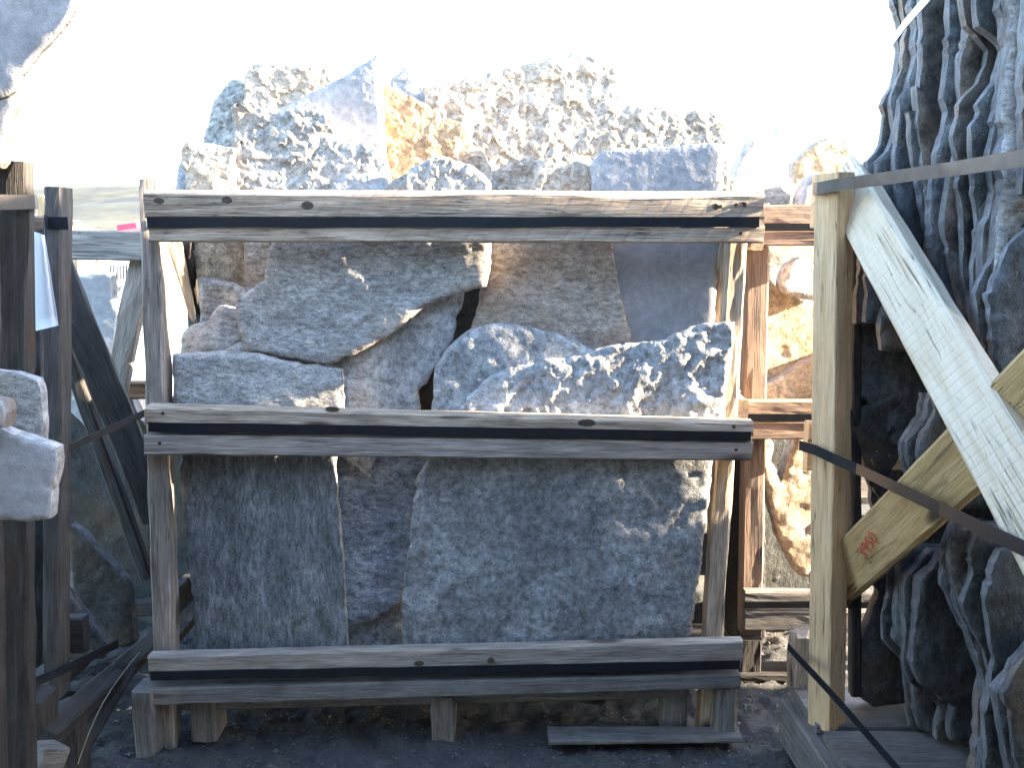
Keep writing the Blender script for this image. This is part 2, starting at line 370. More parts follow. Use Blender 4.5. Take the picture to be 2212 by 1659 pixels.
# ground: grey grit with pale chips
gm, t, b = new_mat('ground_grit'); v = coords(t, (1, 1, 1), rnd=False)
a1 = tex(t, v, 6, 8, 0.7); a2 = tex(t, v, 90, 5, 0.75); a3 = tex(t, v, 1.1, 4, 0.6)
col = ramp(t, a2, [(0.3, (0.028, 0.028, 0.028)), (0.5, (0.058, 0.057, 0.056)), (0.64, (0.085, 0.084, 0.082)), (0.8, (0.19, 0.187, 0.183))])
col = mix(t, fr(t, a1, 0.35, 0.65, 0, 0.55), col, (0.085, 0.083, 0.08))
t.links.new(col, b.inputs['Base Color']); b.inputs['Roughness'].default_value = 0.95
bump(t, b, add(t, add(t, a1, 1.0, 'MULTIPLY'), add(t, a2, 0.5, 'MULTIPLY')), 0.9, 0.015)
GROUND = gm
hm, t, b = new_mat('hill_grass'); v = coords(t, (1, 1, 1)); a1 = tex(t, v, 0.03, 8, 0.65); a2 = tex(t, v, 0.35, 5, 0.7)
t.links.new(mix(t, fr(t, add(t, a1, add(t, a2, 0.4, 'MULTIPLY')), 0.55, 0.85), (0.075, 0.075, 0.05), (0.022, 0.028, 0.028)), b.inputs['Base Color']); b.inputs['Roughness'].default_value = 1
HILL = hm

# ------------------------------------------------------------------ setting: ground, hills
def axis(lo, hi, d, far):
    pts = list(np.arange(lo, hi+d/2, d)); s = d
    x = hi
    while x < far: s *= 1.35; x += s; pts.append(x)
    s = d; x = lo
    while x > -far: s *= 1.35; x -= s; pts.insert(0, x)
    return pts
rj = random.Random(12)
gx = axis(-1.3, 1.1, 0.014, 900); gy = axis(1.3, 2.8, 0.014, 1200); verts = []; faces = []
for y in gy:
    for x in gx:
        near = max(0.0, min(1.0, (x+1.3)/0.15, (1.1-x)/0.15, (y-1.3)/0.1, (2.8-y)/0.15))
        z = 0.0
        if near:
            z = near*(0.012*nz(x*4, y*4)+0.014*nz(x*17, y*17, 3)+0.012*nz(x*38, y*38, 7)+0.003*rj.uniform(-1, 1)-0.012)
            if 2.0 < y < 2.6 and -0.7 < x < 0.4: z += 0.035*max(0, nz(x*5, y*5, 9)+0.5)*min(1, (y-2.0)/0.15)*min(1, (2.6-y)/0.15)   # spill of grit under the crate
        verts.append((x, y, z))
n = len(gx)
for j in range(len(gy)-1):
    for i in range(n-1): a = j*n+i; faces.append((a, a+1, a+1+n, a+n))
tag(mesh_obj('ground', verts, faces, GROUND, smooth=True), kind='structure')

yv = [(-300, 6.5, 0.004), (300, 6.5, 0.004), (300, 180, 0.004), (-300, 180, 0.004)]
tag(mesh_obj('yard_paving', yv, [(0, 1, 2, 3)], SUNPALE), kind='structure')  # pale sheet laid in for the sunlit stretch of ground

def hill(name, D, ridge, depth):
    """ridge: list of (px, py) of its skyline at distance D"""
    top = [P(px, py, D) for px, py in ridge]; verts = []; faces = []; m = 14; sub = 5
    pts = []
    for i in range(len(top)-1):
        for j in range(sub): pts.append(top[i].lerp(top[i+1], j/sub))
    pts.append(top[-1])
    for r in range(-m, m+1):
        f = math.cos(r/m*math.pi/2)**1.2 if abs(r) < m else 0
        for p in pts:
            z = p.z*f + (2.0*nz(p.x*0.03, r*0.4, D)*f if abs(r) > 0 else 0)
            verts.append((p.x, p.y+r/m*depth, z if abs(r) < m else -0.5))
    k = len(pts)
    for r in range(2*m):
        for i in range(k-1): a = r*k+i; faces.append((a, a+1, a+1+k, a+k))
    return tag(mesh_obj(name, verts, faces, HILL, smooth=True), kind='structure')
hill('hills', 900, [(-900, 470), (-500, 440), (-100, 430), (100, 412), (200, 402), (320, 400), (700, 420), (1300, 470), (2300, 500), (3000, 515)], 260)
hill('hill_slope', 420, [(-600, 505), (0, 485), (145, 455), (230, 438), (330, 428), (520, 430), (900, 470), (1600, 515)], 120)
hill('hill_foot', 260, [(-100, 525), (120, 505), (200, 480), (330, 452), (600, 470), (1000, 515)], 70)

# ------------------------------------------------------------------ middle crate
YF = 1.868
mc = empty('stone_crate', (0.0, 2.2, 0), 'weathered wooden crate in the centre, its three double rails bound with black steel strap', 'crate', 'wooden crates of flagstone')
def hrail(p0, p1, wpx, mat, root, Y=1.853, th=0.032, Y1=1.880, **kw):
    return pplank('rail', p0, p1, wpx, Y, th, mat, root, Y1=Y1, **kw)
hrail((318, 440), (1646, 443), 60, WOODSAW, mc, wane=0.012, rag=0.006)
hrail((328, 506), (1645, 507), 33, WOODSAW, mc, rag=0.006, w1px=36)
hrail((322, 893), (1622, 923), 40, WOOD, mc, th=0.042, wane=0.003, w1px=32, rag=0.005)
hrail((318, 958), (1620, 972), 46, WOODGREY, mc, w1px=43, rag=0.005)
hrail((325, 1430), (1600, 1405), 40, WOODGREY, mc, w1px=56, rag=0.004)
hrail((325, 1497), (1593, 1463), 43, WOODDUST, mc, w1px=36, rag=0.004, th=0.045)
pplank('deck_board', (400, 1512), (1440, 1485), 32, 1.93, 0.05, WOODDUST, mc)
for (l, r, wd) in (((318, 480), (1640, 479), 0.020), ((320, 922), (1622, 943), 0.020), ((325, 1461), (1598, 1437), 0.020)):
    a = P(l[0], l[1], 1.850); b_ = P(r[0], r[1], 1.877)
    pts = [a+Vector((-0.006, 0.9, 0.0)), a+Vector((-0.006, 0.012, 0)), a]
    for i in range(1, 12): pts.append(a.lerp(b_, i/12)+Vector((0, 0.001*math.sin(i*2.1), 0.0006*math.cos(i*3))))
    pts += [b_, b_+Vector((0.005, 0.012, 0)), b_+Vector((0.005, 0.9, 0))]
    strap('strap', pts, wd, STEEL, mc)
# posts (leaning as in the photo)
pplank('post', (330, 388), (366, 1625), 42, 1.90, 0.05, WOODGREY, mc, w1px=44, rough=0.003, rag=0.006)
pplank('post', (1596, 415), (1524, 1600), 40, 1.935, 0.05, WOOD, mc, rough=0.003, rag=0.004)
# rear posts, side rails, side braces
for xr in (-0.70, 0.50):
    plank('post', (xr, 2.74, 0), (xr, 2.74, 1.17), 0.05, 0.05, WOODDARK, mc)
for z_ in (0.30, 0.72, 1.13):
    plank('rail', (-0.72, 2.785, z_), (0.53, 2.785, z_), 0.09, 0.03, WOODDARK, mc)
plank('side_brace', P(395, 520, 1.975), P(440, 760, 2.45), 0.045, 0.028, WOODDARK, mc, normal=(1, 0.1, 0), rag=0.01)
plank('side_brace', P(378, 525, 1.965), P(418, 690, 1.985), 0.030, 0.03, WOOD, mc, normal=(0.3, -1, 0), w2=0.012, rag=0.015)
plank('side_brace', P(1575, 500, 1.99), P(1545, 720, 2.05), 0.03, 0.028, WOOD, mc, normal=(-0.6, -1, 0), rag=0.008)
plank('side_brace', P(1565, 600, 2.06), P(1500, 1240, 2.60), 0.05, 0.03, WOODDARK, mc, normal=(-1, -0.3, 0))
pplank('side_rail', (1521, 1150), (1521, 1238), 27, 1.975, 0.03, WOODDUST, mc)
for z_ in (0.30, 0.72, 1.10):
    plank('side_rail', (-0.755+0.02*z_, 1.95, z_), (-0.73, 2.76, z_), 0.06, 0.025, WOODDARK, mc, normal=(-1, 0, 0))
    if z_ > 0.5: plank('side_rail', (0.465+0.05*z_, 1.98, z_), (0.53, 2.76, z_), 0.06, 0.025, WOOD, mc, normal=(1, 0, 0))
# deck and feet
for i in range(6):
    yy = 1.99+i*0.145
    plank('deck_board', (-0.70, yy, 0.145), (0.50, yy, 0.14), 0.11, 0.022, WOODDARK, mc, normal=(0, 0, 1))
def foot(x0, x1, ytop, ybot, Y, th, mat=WOODDUST, root=None):
    a = P((x0+x1)/2, ytop, Y); b_ = P((x0+x1)/2, ybot, Y); b_.z = min(b_.z, 0.0); b_.x = a.x
    return plank('foot', a+Vector((0, th/2, 0)), b_+Vector((0, th/2, 0)), (x1-x0)/FPX*a.y*1.02, th, mat, root or mc, rnd=0.006, rough=0.004)
foot(280, 328, 1497, 1640, 1.845, 0.07); foot(405, 463, 1520, 1605, 1.90, 0.09)
foot(929, 983, 1508, 1606, 1.90, 0.09); foot(1432, 1487, 1490, 1582, 1.93, 0.08); foot(1549, 1598, 1480, 1592, 1.89, 0.08)
for x_ in (-0.66, -0.1, 0.42):
    plank('foot', (x_, 2.62, 0.0), (x_, 2.62, 0.13), 0.06, 0.08, WOODDARK, mc)
plank('skid_board', P(1185, 1602, 1.85)+Vector((0, 0.03, -0.004)), P(1606, 1600, 1.86)+Vector((0, 0.03, -0.004)), 0.06, 0.012, WOODDUST, mc, normal=(0, -0.05, 1), w2=0.05)
# nail heads
def nail(px, py, Y, root):
    p = P(px, py, Y); v_ = []; f_ = []
    for j in range(8): v_.append((0.0035*math.cos(j*.785), -0.0012, 0.0035*math.sin(j*.785)))
    for j in range(8): v_.append((0.004*math.cos(j*.785), 0.003, 0.004*math.sin(j*.785)))
    f_ = [tuple(range(8))]+[(j, (j+1) % 8, (j+1) % 8+8, j+8) for j in range(8)]
    mesh_obj('nail', v_, f_, RUST, root, Matrix.Translation(p))
for q in ((345, 436), (1590, 442), (1556, 446), (1600, 504), (352, 893), (1585, 922), (1590, 972), (345, 958)):
    nail(q[0], q[1], 1.853+0.027*(q[0]-320)/1320-0.0005, mc)

KNOT = simple('wood_knot', (0.085, 0.055, 0.038), 0.7, 0, 0.6, 200)
def knot(px, py, rx, rz):
    p = P(px, py, 1.853+0.027*(px-320)/1320); sc = p.y/FPX; v_ = [(0, -0.0007, 0)]; f_ = []
    for q, dy in ((0.45, -0.0009), (0.8, -0.0012), (1.0, 0.0012)):
        for j in range(14): v_.append((rx*sc*q*math.cos(j*.4488)*(1+.18*nz(j*1.3, px)), dy, rz*sc*q*math.sin(j*.4488)*(1+.18*nz(j*1.9, px))))
    for j in range(14):
        j2 = (j+1) % 14; f_.append((0, 1+j, 1+j2)); f_.append((1+j, 15+j, 15+j2, 1+j2)); f_.append((15+j, 29+j, 29+j2, 15+j2))
    mesh_obj('knot', v_, f_, KNOT, mc, Matrix.Translation(p))
for q in ((490, 431, 12, 8), (664, 444, 15, 10), (343, 433, 14, 7), (1545, 446, 9, 7), (1606, 441, 8, 6), (1267, 914, 22, 9), (718, 884, 16, 6), (1060, 1428, 9, 8), (905, 1434, 12, 7)):
    knot(*q)
GM = 'flagstones in the centre crate'
GT = 'rough stones heaped above the top rail'
S = slab
S('stone_slab', [(370, 766), (430, 765), (500, 762), (560, 768), (600, 780), (650, 789), (700, 793), (735, 799), (738, 850), (740, 950), (376, 950)], 1.912, 0.035, [GREYWARM, EDGE],
  'low blocky grey slab with a stepped face, behind the middle rail beside the left post', GM, rough=0.0025, ledges=((P(632, 800, 1.912).x, P(632, 800, 1.912).z, 1, 0.1, 0.008),))
S('stone_slab', [(508, 655), (520, 640), (545, 622), (568, 606), (576, 570), (580, 540), (598, 510), (600, 445), (1068, 440), (1062, 530), (1055, 595), (1048, 618), (1000, 630), (955, 642), (915, 660), (880, 690), (858, 712), (820, 735), (775, 760), (740, 775), (716, 787), (690, 786), (640, 776), (575, 765), (530, 757), (518, 720), (508, 690)],
  1.948, 0.028, [GREYWARM, EDGE], 'large wavy slab hanging under the left of the top rail, tapering right to a point', GM, rough=0.0028, coarse=0.07, grid=0.0075, flat=0.45, a=-0.045)
S('stone_slab', [(700, 770), (800, 700), (900, 650), (1002, 628), (998, 660), (985, 690), (975, 735), (955, 770), (945, 792), (930, 812), (912, 838), (904, 850), (905, 955), (725, 955)], 1.985, 0.03, [GREYBLUE, EDGE],
  'pale ochre-flecked slab below the large wavy slab, reaching the middle rail', GM, rough=0.003)
S('stone_slab', [(1058, 445), (1318, 445), (1325, 540), (1334, 600), (1342, 640), (1352, 680), (1360, 715), (1362, 800), (1000, 800), (1018, 715), (1035, 660), (1040, 620), (1052, 570)], 1.972, 0.03, [BEIGE, EDGE],
  'beige brown rough slab under the middle of the top rail, beside the smooth blue slab', GM, rough=0.0025, coarse=0.04, flat=0.5, a=-0.045)
S('stone_slab', [(1290, 445), (1562, 445), (1556, 560), (1548, 620), (1543, 700), (1540, 790), (1330, 790), (1320, 600)], 2.006, 0.025, [SMOOTH, EDGE],
  'smooth even blue grey slab under the right end of the top rail', GM, rough=0.0008, coarse=0.12, a=-0.05)
S('stone_slab', [(934, 860), (936, 810), (950, 775), (975, 745), (1005, 718), (1040, 702), (1080, 697), (1120, 702), (1170, 713), (1230, 732), (1275, 752), (1310, 775), (1310, 955), (930, 955)], 1.952, 0.018, [GREYBLUE, EDGE],
  'rounded blue grey slab with a pale rim, half behind the long humped slab', GM, rough=0.0025, a=-0.035)
S('stone_slab', [(985, 892), (1003, 868), (1030, 838), (1052, 818), (1075, 806), (1110, 794), (1170, 781), (1225, 775), (1275, 764), (1295, 752), (1345, 745), (1400, 738), (1440, 732), (1470, 718), (1500, 705), (1545, 698), (1588, 695), (1586, 750), (1574, 820), (1566, 880), (1564, 955), (985, 955)],
  1.922, 0.024, [GREYBLUE, EDGE], 'long humped slab on the right above the middle rail, sunlit chips along its right end', GM, rough=0.0048, coarse=0.045, steps=0.002, grid=0.006, a=-0.010)
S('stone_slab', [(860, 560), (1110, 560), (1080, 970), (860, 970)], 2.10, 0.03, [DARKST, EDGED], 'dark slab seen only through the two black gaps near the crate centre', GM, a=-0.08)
S('stone_slab', [(391, 770), (390, 735), (396, 712), (415, 700), (446, 692), (458, 672), (470, 660), (530, 668), (560, 780)], 1.985, 0.03, [GREYWARM, EDGE],
  'small grey brown slab right of the left post, just above the stepped slab', GM, rough=0.003)
S('stone_slab', [(470, 775), (490, 752), (520, 738), (548, 745), (560, 780)], 1.968, 0.012, [GREYWARM, EDGE], 'little triangular chip wedged below the left end of the large wavy slab', GM)
S('stone_slab', [(428, 600), (480, 606), (530, 625), (535, 690), (430, 700)], 2.01, 0.03, [GREYWARM, EDGE], 'brown grey slab below the golden lit one, left under the top rail', GM, rough=0.004, steps=0.003)
S('stone_slab', [(412, 440), (526, 440), (528, 640), (430, 640), (420, 560)], 2.06, 0.03, [ORANGE, EDGE], 'golden brown slab under the left end of the top rail', GM, rough=0.004, a=0.2)  # golden light falling on it is put into the ochre colour
S('stone_slab', [(524, 440), (620, 440), (620, 690), (528, 690)], 2.025, 0.02, [BEIGE, EDGE], 'narrow brown slab between the golden one and the large wavy slab', GM, rough=0.005, steps=0.003)
# lower row
S('stone_slab', [(384, 965), (722, 965), (727, 1080), (738, 1210), (745, 1300), (752, 1440), (424, 1440), (414, 1290), (400, 1140), (390, 1030)], 1.93, 0.03, [STREAK, EDGE],
  'tall dark streaked slab on the left below the middle rail', GM, rough=0.003, coarse=0.06, grid=0.008, flat=2.0, a=-0.055)
S('stone_slab', [(700, 965), (932, 965), (926, 1000), (915, 1040), (905, 1080), (895, 1180), (888, 1260), (872, 1292), (845, 1318), (815, 1338), (785, 1350), (752, 1356), (735, 1340)], 1.968, 0.025, [GLOSS, EDGED],
  'glittering blue mica slab with a curved foot between the two big lower slabs', GM, rough=0.004, coarse=0.03, grid=0.0075)
S('stone_slab', [(722, 965), (826, 965), (815, 985), (805, 1012), (800, 1034), (770, 1012), (745, 995), (725, 985)], 1.958, 0.008, [GREYBLUE, EDGE], 'small pointed flake hanging below the middle rail', GM)
S('stone_slab', [(735, 1240), (900, 1240), (900, 1440), (735, 1440)], 2.01, 0.025, [GREYBLUE, EDGE], 'slab glimpsed at the bottom between the streaked slab and the big square slab', GM)
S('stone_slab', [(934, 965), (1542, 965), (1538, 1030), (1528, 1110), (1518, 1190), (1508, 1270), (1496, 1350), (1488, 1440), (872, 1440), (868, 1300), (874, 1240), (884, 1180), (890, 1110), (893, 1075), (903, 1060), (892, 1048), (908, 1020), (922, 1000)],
  1.922, 0.035, [GREYSHADE, EDGE], 'biggest squarish blue grey slab, lower right between middle and bottom rails', GM, rough=0.003, coarse=0.06, grid=0.0075, flat=0.7)
# dark slabs added behind the visible ones to block light
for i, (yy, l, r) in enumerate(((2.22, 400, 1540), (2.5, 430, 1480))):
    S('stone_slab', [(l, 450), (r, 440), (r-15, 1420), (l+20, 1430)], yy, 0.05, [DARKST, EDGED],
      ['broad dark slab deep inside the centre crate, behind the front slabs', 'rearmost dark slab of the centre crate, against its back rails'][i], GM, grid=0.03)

for i, xx in enumerate((-0.45, 0.05)):  # added crosswise between the slabs to stop sun leaking left
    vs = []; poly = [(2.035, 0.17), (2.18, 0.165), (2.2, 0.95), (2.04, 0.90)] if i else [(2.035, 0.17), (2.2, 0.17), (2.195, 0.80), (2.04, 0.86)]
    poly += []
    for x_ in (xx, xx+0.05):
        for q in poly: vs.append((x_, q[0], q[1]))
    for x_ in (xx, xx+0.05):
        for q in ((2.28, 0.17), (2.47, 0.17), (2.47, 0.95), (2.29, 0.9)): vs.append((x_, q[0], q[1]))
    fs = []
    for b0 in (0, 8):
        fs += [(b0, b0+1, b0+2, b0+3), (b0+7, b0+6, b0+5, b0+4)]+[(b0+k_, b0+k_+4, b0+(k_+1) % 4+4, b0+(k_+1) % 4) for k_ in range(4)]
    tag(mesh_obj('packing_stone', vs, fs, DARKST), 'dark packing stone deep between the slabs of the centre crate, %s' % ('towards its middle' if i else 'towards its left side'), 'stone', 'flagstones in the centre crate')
# heap on top
HEAPORANGE = stone_mat('stone_heap_ochre', (0.345, 0.218, 0.115), (0.483, 0.333, 0.196), (0.575, 0.437, 0.287), stain=(0.44, 0.25, 0.10), stain_amt=0.5, mica=0.2)
T = [
 ([(500, 228), (512, 220), (545, 232), (600, 236), (650, 232), (700, 238), (724, 250), (723, 302), (750, 306), (792, 309), (815, 318), (830, 345), (836, 380), (838, 450), (505, 450), (503, 300)], 2.01, 0.09, HEAPGREY, 'rough pitted grey block at the front left of the heap, stepped down to its right', 0.011, 0.045),
 ([(390, 325), (400, 305), (450, 310), (503, 318), (507, 450), (408, 450), (396, 370)], 1.985, 0.06, CREAM, 'small squarish stone at the left foot of the heap, above the rail end', 0.007, 0.04),
 ([(378, 395), (386, 350), (398, 330), (430, 340), (430, 450), (380, 450)], 2.12, 0.05, HEAPBLUE, 'sliver of bluish stone peeping out at the far left foot of the heap', 0.004, 0.04),
 ([(455, 240), (460, 215), (478, 192), (496, 170), (526, 173), (560, 240), (560, 330), (430, 330), (440, 290)], 2.26, 0.07, HEAPGREY, 'dark rough stone leaning left at the upper left of the heap', 0.012, 0.035),
 ([(526, 240), (527, 180), (532, 150), (542, 136), (600, 139), (655, 140), (700, 145), (724, 160), (740, 200), (730, 290), (530, 290)], 2.18, 0.08, CREAM, 'upright blocky stone at the top left of the heap, left of the pointed one', 0.011, 0.04),
 ([(560, 300), (600, 238), (650, 210), (700, 184), (740, 165), (790, 132), (817, 114), (821, 190), (826, 260), (832, 380), (560, 380)], 2.10, 0.05, HEAPBLUE, 'pointed triangular slab rising at the top of the heap, sharp tip up', 0.0022, 0.06),
 ([(838, 240), (842, 170), (858, 155), (876, 143), (895, 156), (912, 178), (930, 208), (948, 240), (950, 300), (840, 300)], 2.36, 0.05, HEAPBLUE, 'small round-topped blue fin behind the ochre stone', 0.003, 0.05),
 ([(824, 200), (828, 180), (850, 186), (880, 203), (930, 228), (955, 255), (1000, 262), (1020, 272), (1014, 292), (990, 330), (960, 450), (838, 450), (832, 330)], 2.14, 0.09, HEAPORANGE, 'ochre stone in the middle of the heap beside the pointed slab', 0.007, 0.05),
 ([(912, 184), (960, 178), (1020, 163), (1080, 149), (1150, 132), (1226, 112), (1290, 121), (1332, 140), (1337, 200), (1330, 260), (1260, 330), (1240, 450), (960, 450), (930, 300)], 2.30, 0.10, CREAM, 'biggest tan boulder at the top of the heap, coarsely pitted, sloping up to the right', 0.014, 0.05),
 ([(1235, 330), (1250, 300), (1262, 272), (1290, 246), (1322, 214), (1350, 224), (1400, 229), (1490, 236), (1570, 242), (1576, 320), (1577, 450), (1235, 450)], 2.12, 0.09, CREAM, 'broad pinkish stone at the right of the heap, behind the smooth blue slab', 0.009, 0.05),
 ([(1278, 450), (1278, 350), (1290, 335), (1312, 322), (1400, 318), (1470, 313), (1530, 309), (1550, 308), (1560, 322), (1563, 450)], 1.97, 0.04, HEAPBLUE, 'smooth blue rectangular slab at the front right of the heap', 0.0015, 0.1),
 ([(1135, 450), (1150, 395), (1162, 375), (1175, 345), (1195, 318), (1235, 336), (1270, 358), (1281, 385), (1275, 450)], 1.985, 0.06, CREAM, 'small peaked stone at the front of the heap, left of the smooth blue slab', 0.007, 0.035),
 ([(800, 450), (830, 402), (880, 372), (930, 340), (960, 340), (1005, 352), (1045, 377), (1060, 400), (1064, 450)], 1.955, 0.05, HEAPGREY, 'low domed blue grey stone at the front centre of the heap', 0.007, 0.04),
 ([(705, 450), (720, 392), (745, 377), (800, 376), (832, 382), (840, 450)], 1.975, 0.04, HEAPBLUE, 'low pale stone just showing above the rail left of the domed stone', 0.004, 0.03),
 ([(975, 450), (985, 335), (1015, 305), (1045, 328), (1062, 380), (1068, 450)], 2.18, 0.06, CREAM, 'pale rubble stone tucked between the domed stone and the big tan boulder', 0.009, 0.035),
 ([(1040, 450), (1050, 380), (1100, 350), (1150, 340), (1200, 350), (1240, 450)], 2.2, 0.06, CREAM, 'tan stone at the foot of the big boulder, behind the small peaked stone', 0.011, 0.035),
]
YAW = (('rough pitted', .01), ('small squarish', .05), ('dark rough', 0), ('upright blocky', .06), ('pointed', -.035), ('ochre', .05), ('biggest', .09), ('broad pinkish', .05), ('smooth blue', -.05), ('small peaked', .03), ('low domed', .0))
for (pts, Y, th, m, lab, rg, co) in T:
    ya = [v_ for k_, v_ in YAW if lab.startswith(k_)]
    S('rubble_stone', pts, Y, th, [m, EDGE], lab, GT, a=(ya[0] if ya else 0.02), k=0.05, facet=True, rough=rg*0.5, coarse=co*0.85, grid=0.0062, steps=rg*0.1 if rg > 0.006 else 0, cat='stone')

# ------------------------------------------------------------------ right crate (slabs seen edge on)
def yf(px): return 1.80-(px-1800)/412*0.55
rc = empty('stone_crate', (0.95, 1.5, 0), 'near pine crate on the right with crossed braces, packed with dark slabs on edge', 'crate', 'wooden crates of flagstone')
a = P(1803, 374, 1.765); b_ = P(1785, 1565, 1.765)
plank('post', b_, a, 0.052, 0.052, WOODNEW, rc, normal=(-0.82, -0.57, 0), rnd=0.002)
plank('post', P(1846, 395, 1.82), P(1846, 1500, 1.82), 0.02, 0.03, WOODDARK, rc, normal=(0, -1, 0))
plank('rail', P(1757, 435, 1.815), (1.9, 1.82, P(1757, 435, 1.84).z), 0.10, 0.03, WOODNEW, rc, normal=(0, 1, 0))
plank('rail', P(1740, 962, 1.825), (1.9, 1.83, P(1740, 960, 1.84).z), 0.10, 0.03, WOODNEW, rc, normal=(0, 1, 0))
def bracep(name, pts, mat, w0, th):
    A = P(*pts[0]); B = P(*pts[1]); nrm = Vector((-0.82, -0.57, 0.0))
    return plank(name, A, B, w0, th, mat, rc, normal=nrm, rough=0.0015, bend=0.0, rnd=0.006)
bracep('brace', ((1826, 385, 1.845), (2300, 1215, yf(2300)-0.05)), WOODPALE, 0.096, 0.04)
br2 = bracep('brace', ((1780, 1281, yf(1800)+0.085), (2300, 790, yf(2300)+0.03)), WOODYEL, 0.100, 0.025)
# red crayon number on the lower brace, reading 3950 along the board
def ribbon_digits(root, origin, ux, uy, nrm, hgt, seq):
    D = {'3': [(0, .9), (.3, 1), (.6, .85), (.5, .6), (.25, .52), (.55, .45), (.62, .2), (.35, 0), (0, .08)],
         '9': [(.6, .85), (.3, 1), (.03, .8), (.1, .5), (.4, .48), (.6, .75), (.6, .95), (.58, .45), (.5, 0)],
         '5': [(.65, 1), (.15, .95), (.08, .55), (.4, .6), (.62, .35), (.45, .05), (.05, .03)],
         '0': [(.35, 1), (.08, .8), (.02, .4), (.2, .02), (.5, .1), (.62, .5), (.55, .85), (.35, 1)]}
    verts = []; faces = []; w_ = 0.0011
    for i, ch in enumerate(seq):
        pts = [origin + ux*(i+x*1.15) + uy*(y*hgt) for x, y in D[ch]]
        for j in range(len(pts)-1):
            d = (pts[j+1]-pts[j]).normalized(); s_ = nrm.cross(d)*w_; e = d*w_*0.5
            b0 = len(verts)
            for off in (0.0002, 0.0012):
                verts += [pts[j]-e+s_+nrm*off, pts[j]-e-s_+nrm*off, pts[j+1]+e-s_+nrm*off, pts[j+1]+e+s_+nrm*off]
            faces += [(b0, b0+1, b0+2, b0+3), (b0+7, b0+6, b0+5, b0+4), (b0, b0+4, b0+5, b0+1), (b0+1, b0+5, b0+6, b0+2), (b0+2, b0+6, b0+7, b0+3), (b0+3, b0+7, b0+4, b0)]
    return mesh_obj('number_marking', verts, faces, REDINK, root)
nb = Vector((-0.82, -0.57, 0)).normalized()
x_ax = (P(2300, 790, yf(2300)+0.03)-P(1780, 1281, yf(1800)+0.085)).normalized()
nb = (nb-x_ax*nb.dot(x_ax)).normalized()
A0 = P(1780, 1281, yf(1800)+0.085)
def on_brace(px, py):
    d = P(px, py, 1.0)-Vector((0, 0, CAMZ)); pl = A0+nb*(0.0125+0.003)
    return Vector((0, 0, CAMZ))+d*((pl-Vector((0, 0, CAMZ))).dot(nb)/d.dot(nb))
o0 = on_brace(1868, 1210); o1 = on_brace(1900, 1164); o2 = on_brace(1851, 1190)
ribbon_digits(br2, o0, (o1-o0)/4, (o2-o0), nb, 1.0, '3950')
# nails driven through the pale brace
for (px, py) in ((2092, 921), (2092, 978)):
    q = P(px, py, yf(px)-0.085); plank('nail', q, q+Vector((0.022, 0.01, -0.001)), 0.002, 0.002, RUST, rc, rnd=0.0004, rough=0.0002)
# straps
strap('strap', [P(1757, 385, 2.3), P(1757, 408, 1.79), P(1766, 407, 1.745), P(1803, 400, 1.720), P(1845, 394, 1.695), P(2030, 368, 1.48), P(2260, 333, 1.16)], 0.022, STEELB, rc)
strap('strap', [P(1727, 962, 1.79), P(1762, 972, 1.745), P(1798, 989, 1.720), P(1850, 1012, 1.665), P(2030, 1098, 1.36), P(2280, 1218, 1.00)], 0.020, STEEL, rc)
strap('strap', [P(1702, 1396, 1.80), P(1760, 1460, 1.70), P(1830, 1538, 1.59), P(1990, 1720, 1.40)], 0.016, STEEL, rc)
strap('wrapping_band', [P(1925, 92, 1.66), P(1955, 50, 1.60), P(2030, -35, 1.45)], 0.016, PLASTIC, rc)
# pallet base
plank('skid', (0.625, 1.90, 0.05), (0.66, 0.9, 0.05), 0.075, 0.10, WOODDUST, rc, normal=(0, 0, 1))
plank('skid', (1.05, 1.90, 0.045), (1.09, 0.9, 0.045), 0.075, 0.09, WOODDUST, rc, normal=(0, 0, 1))
for i in range(5):
    yy = 1.83-i*0.19
    plank('deck_board', (0.615+0.035*i*0.19, yy, 0.112), (1.9, yy, 0.112), 0.17, 0.022, WOODDUST, rc, normal=(0, 0, 1))
plank('rail_end', P(1712, 1385, 1.93), P(1712, 1470, 1.93), 0.0, 0.0, WOOD, rc) if False else None
pplank('foot', (1738, 1372), (1735, 1478), 56, 1.90, 0.06, WOOD, rc, rag=0.03, rough=0.006)

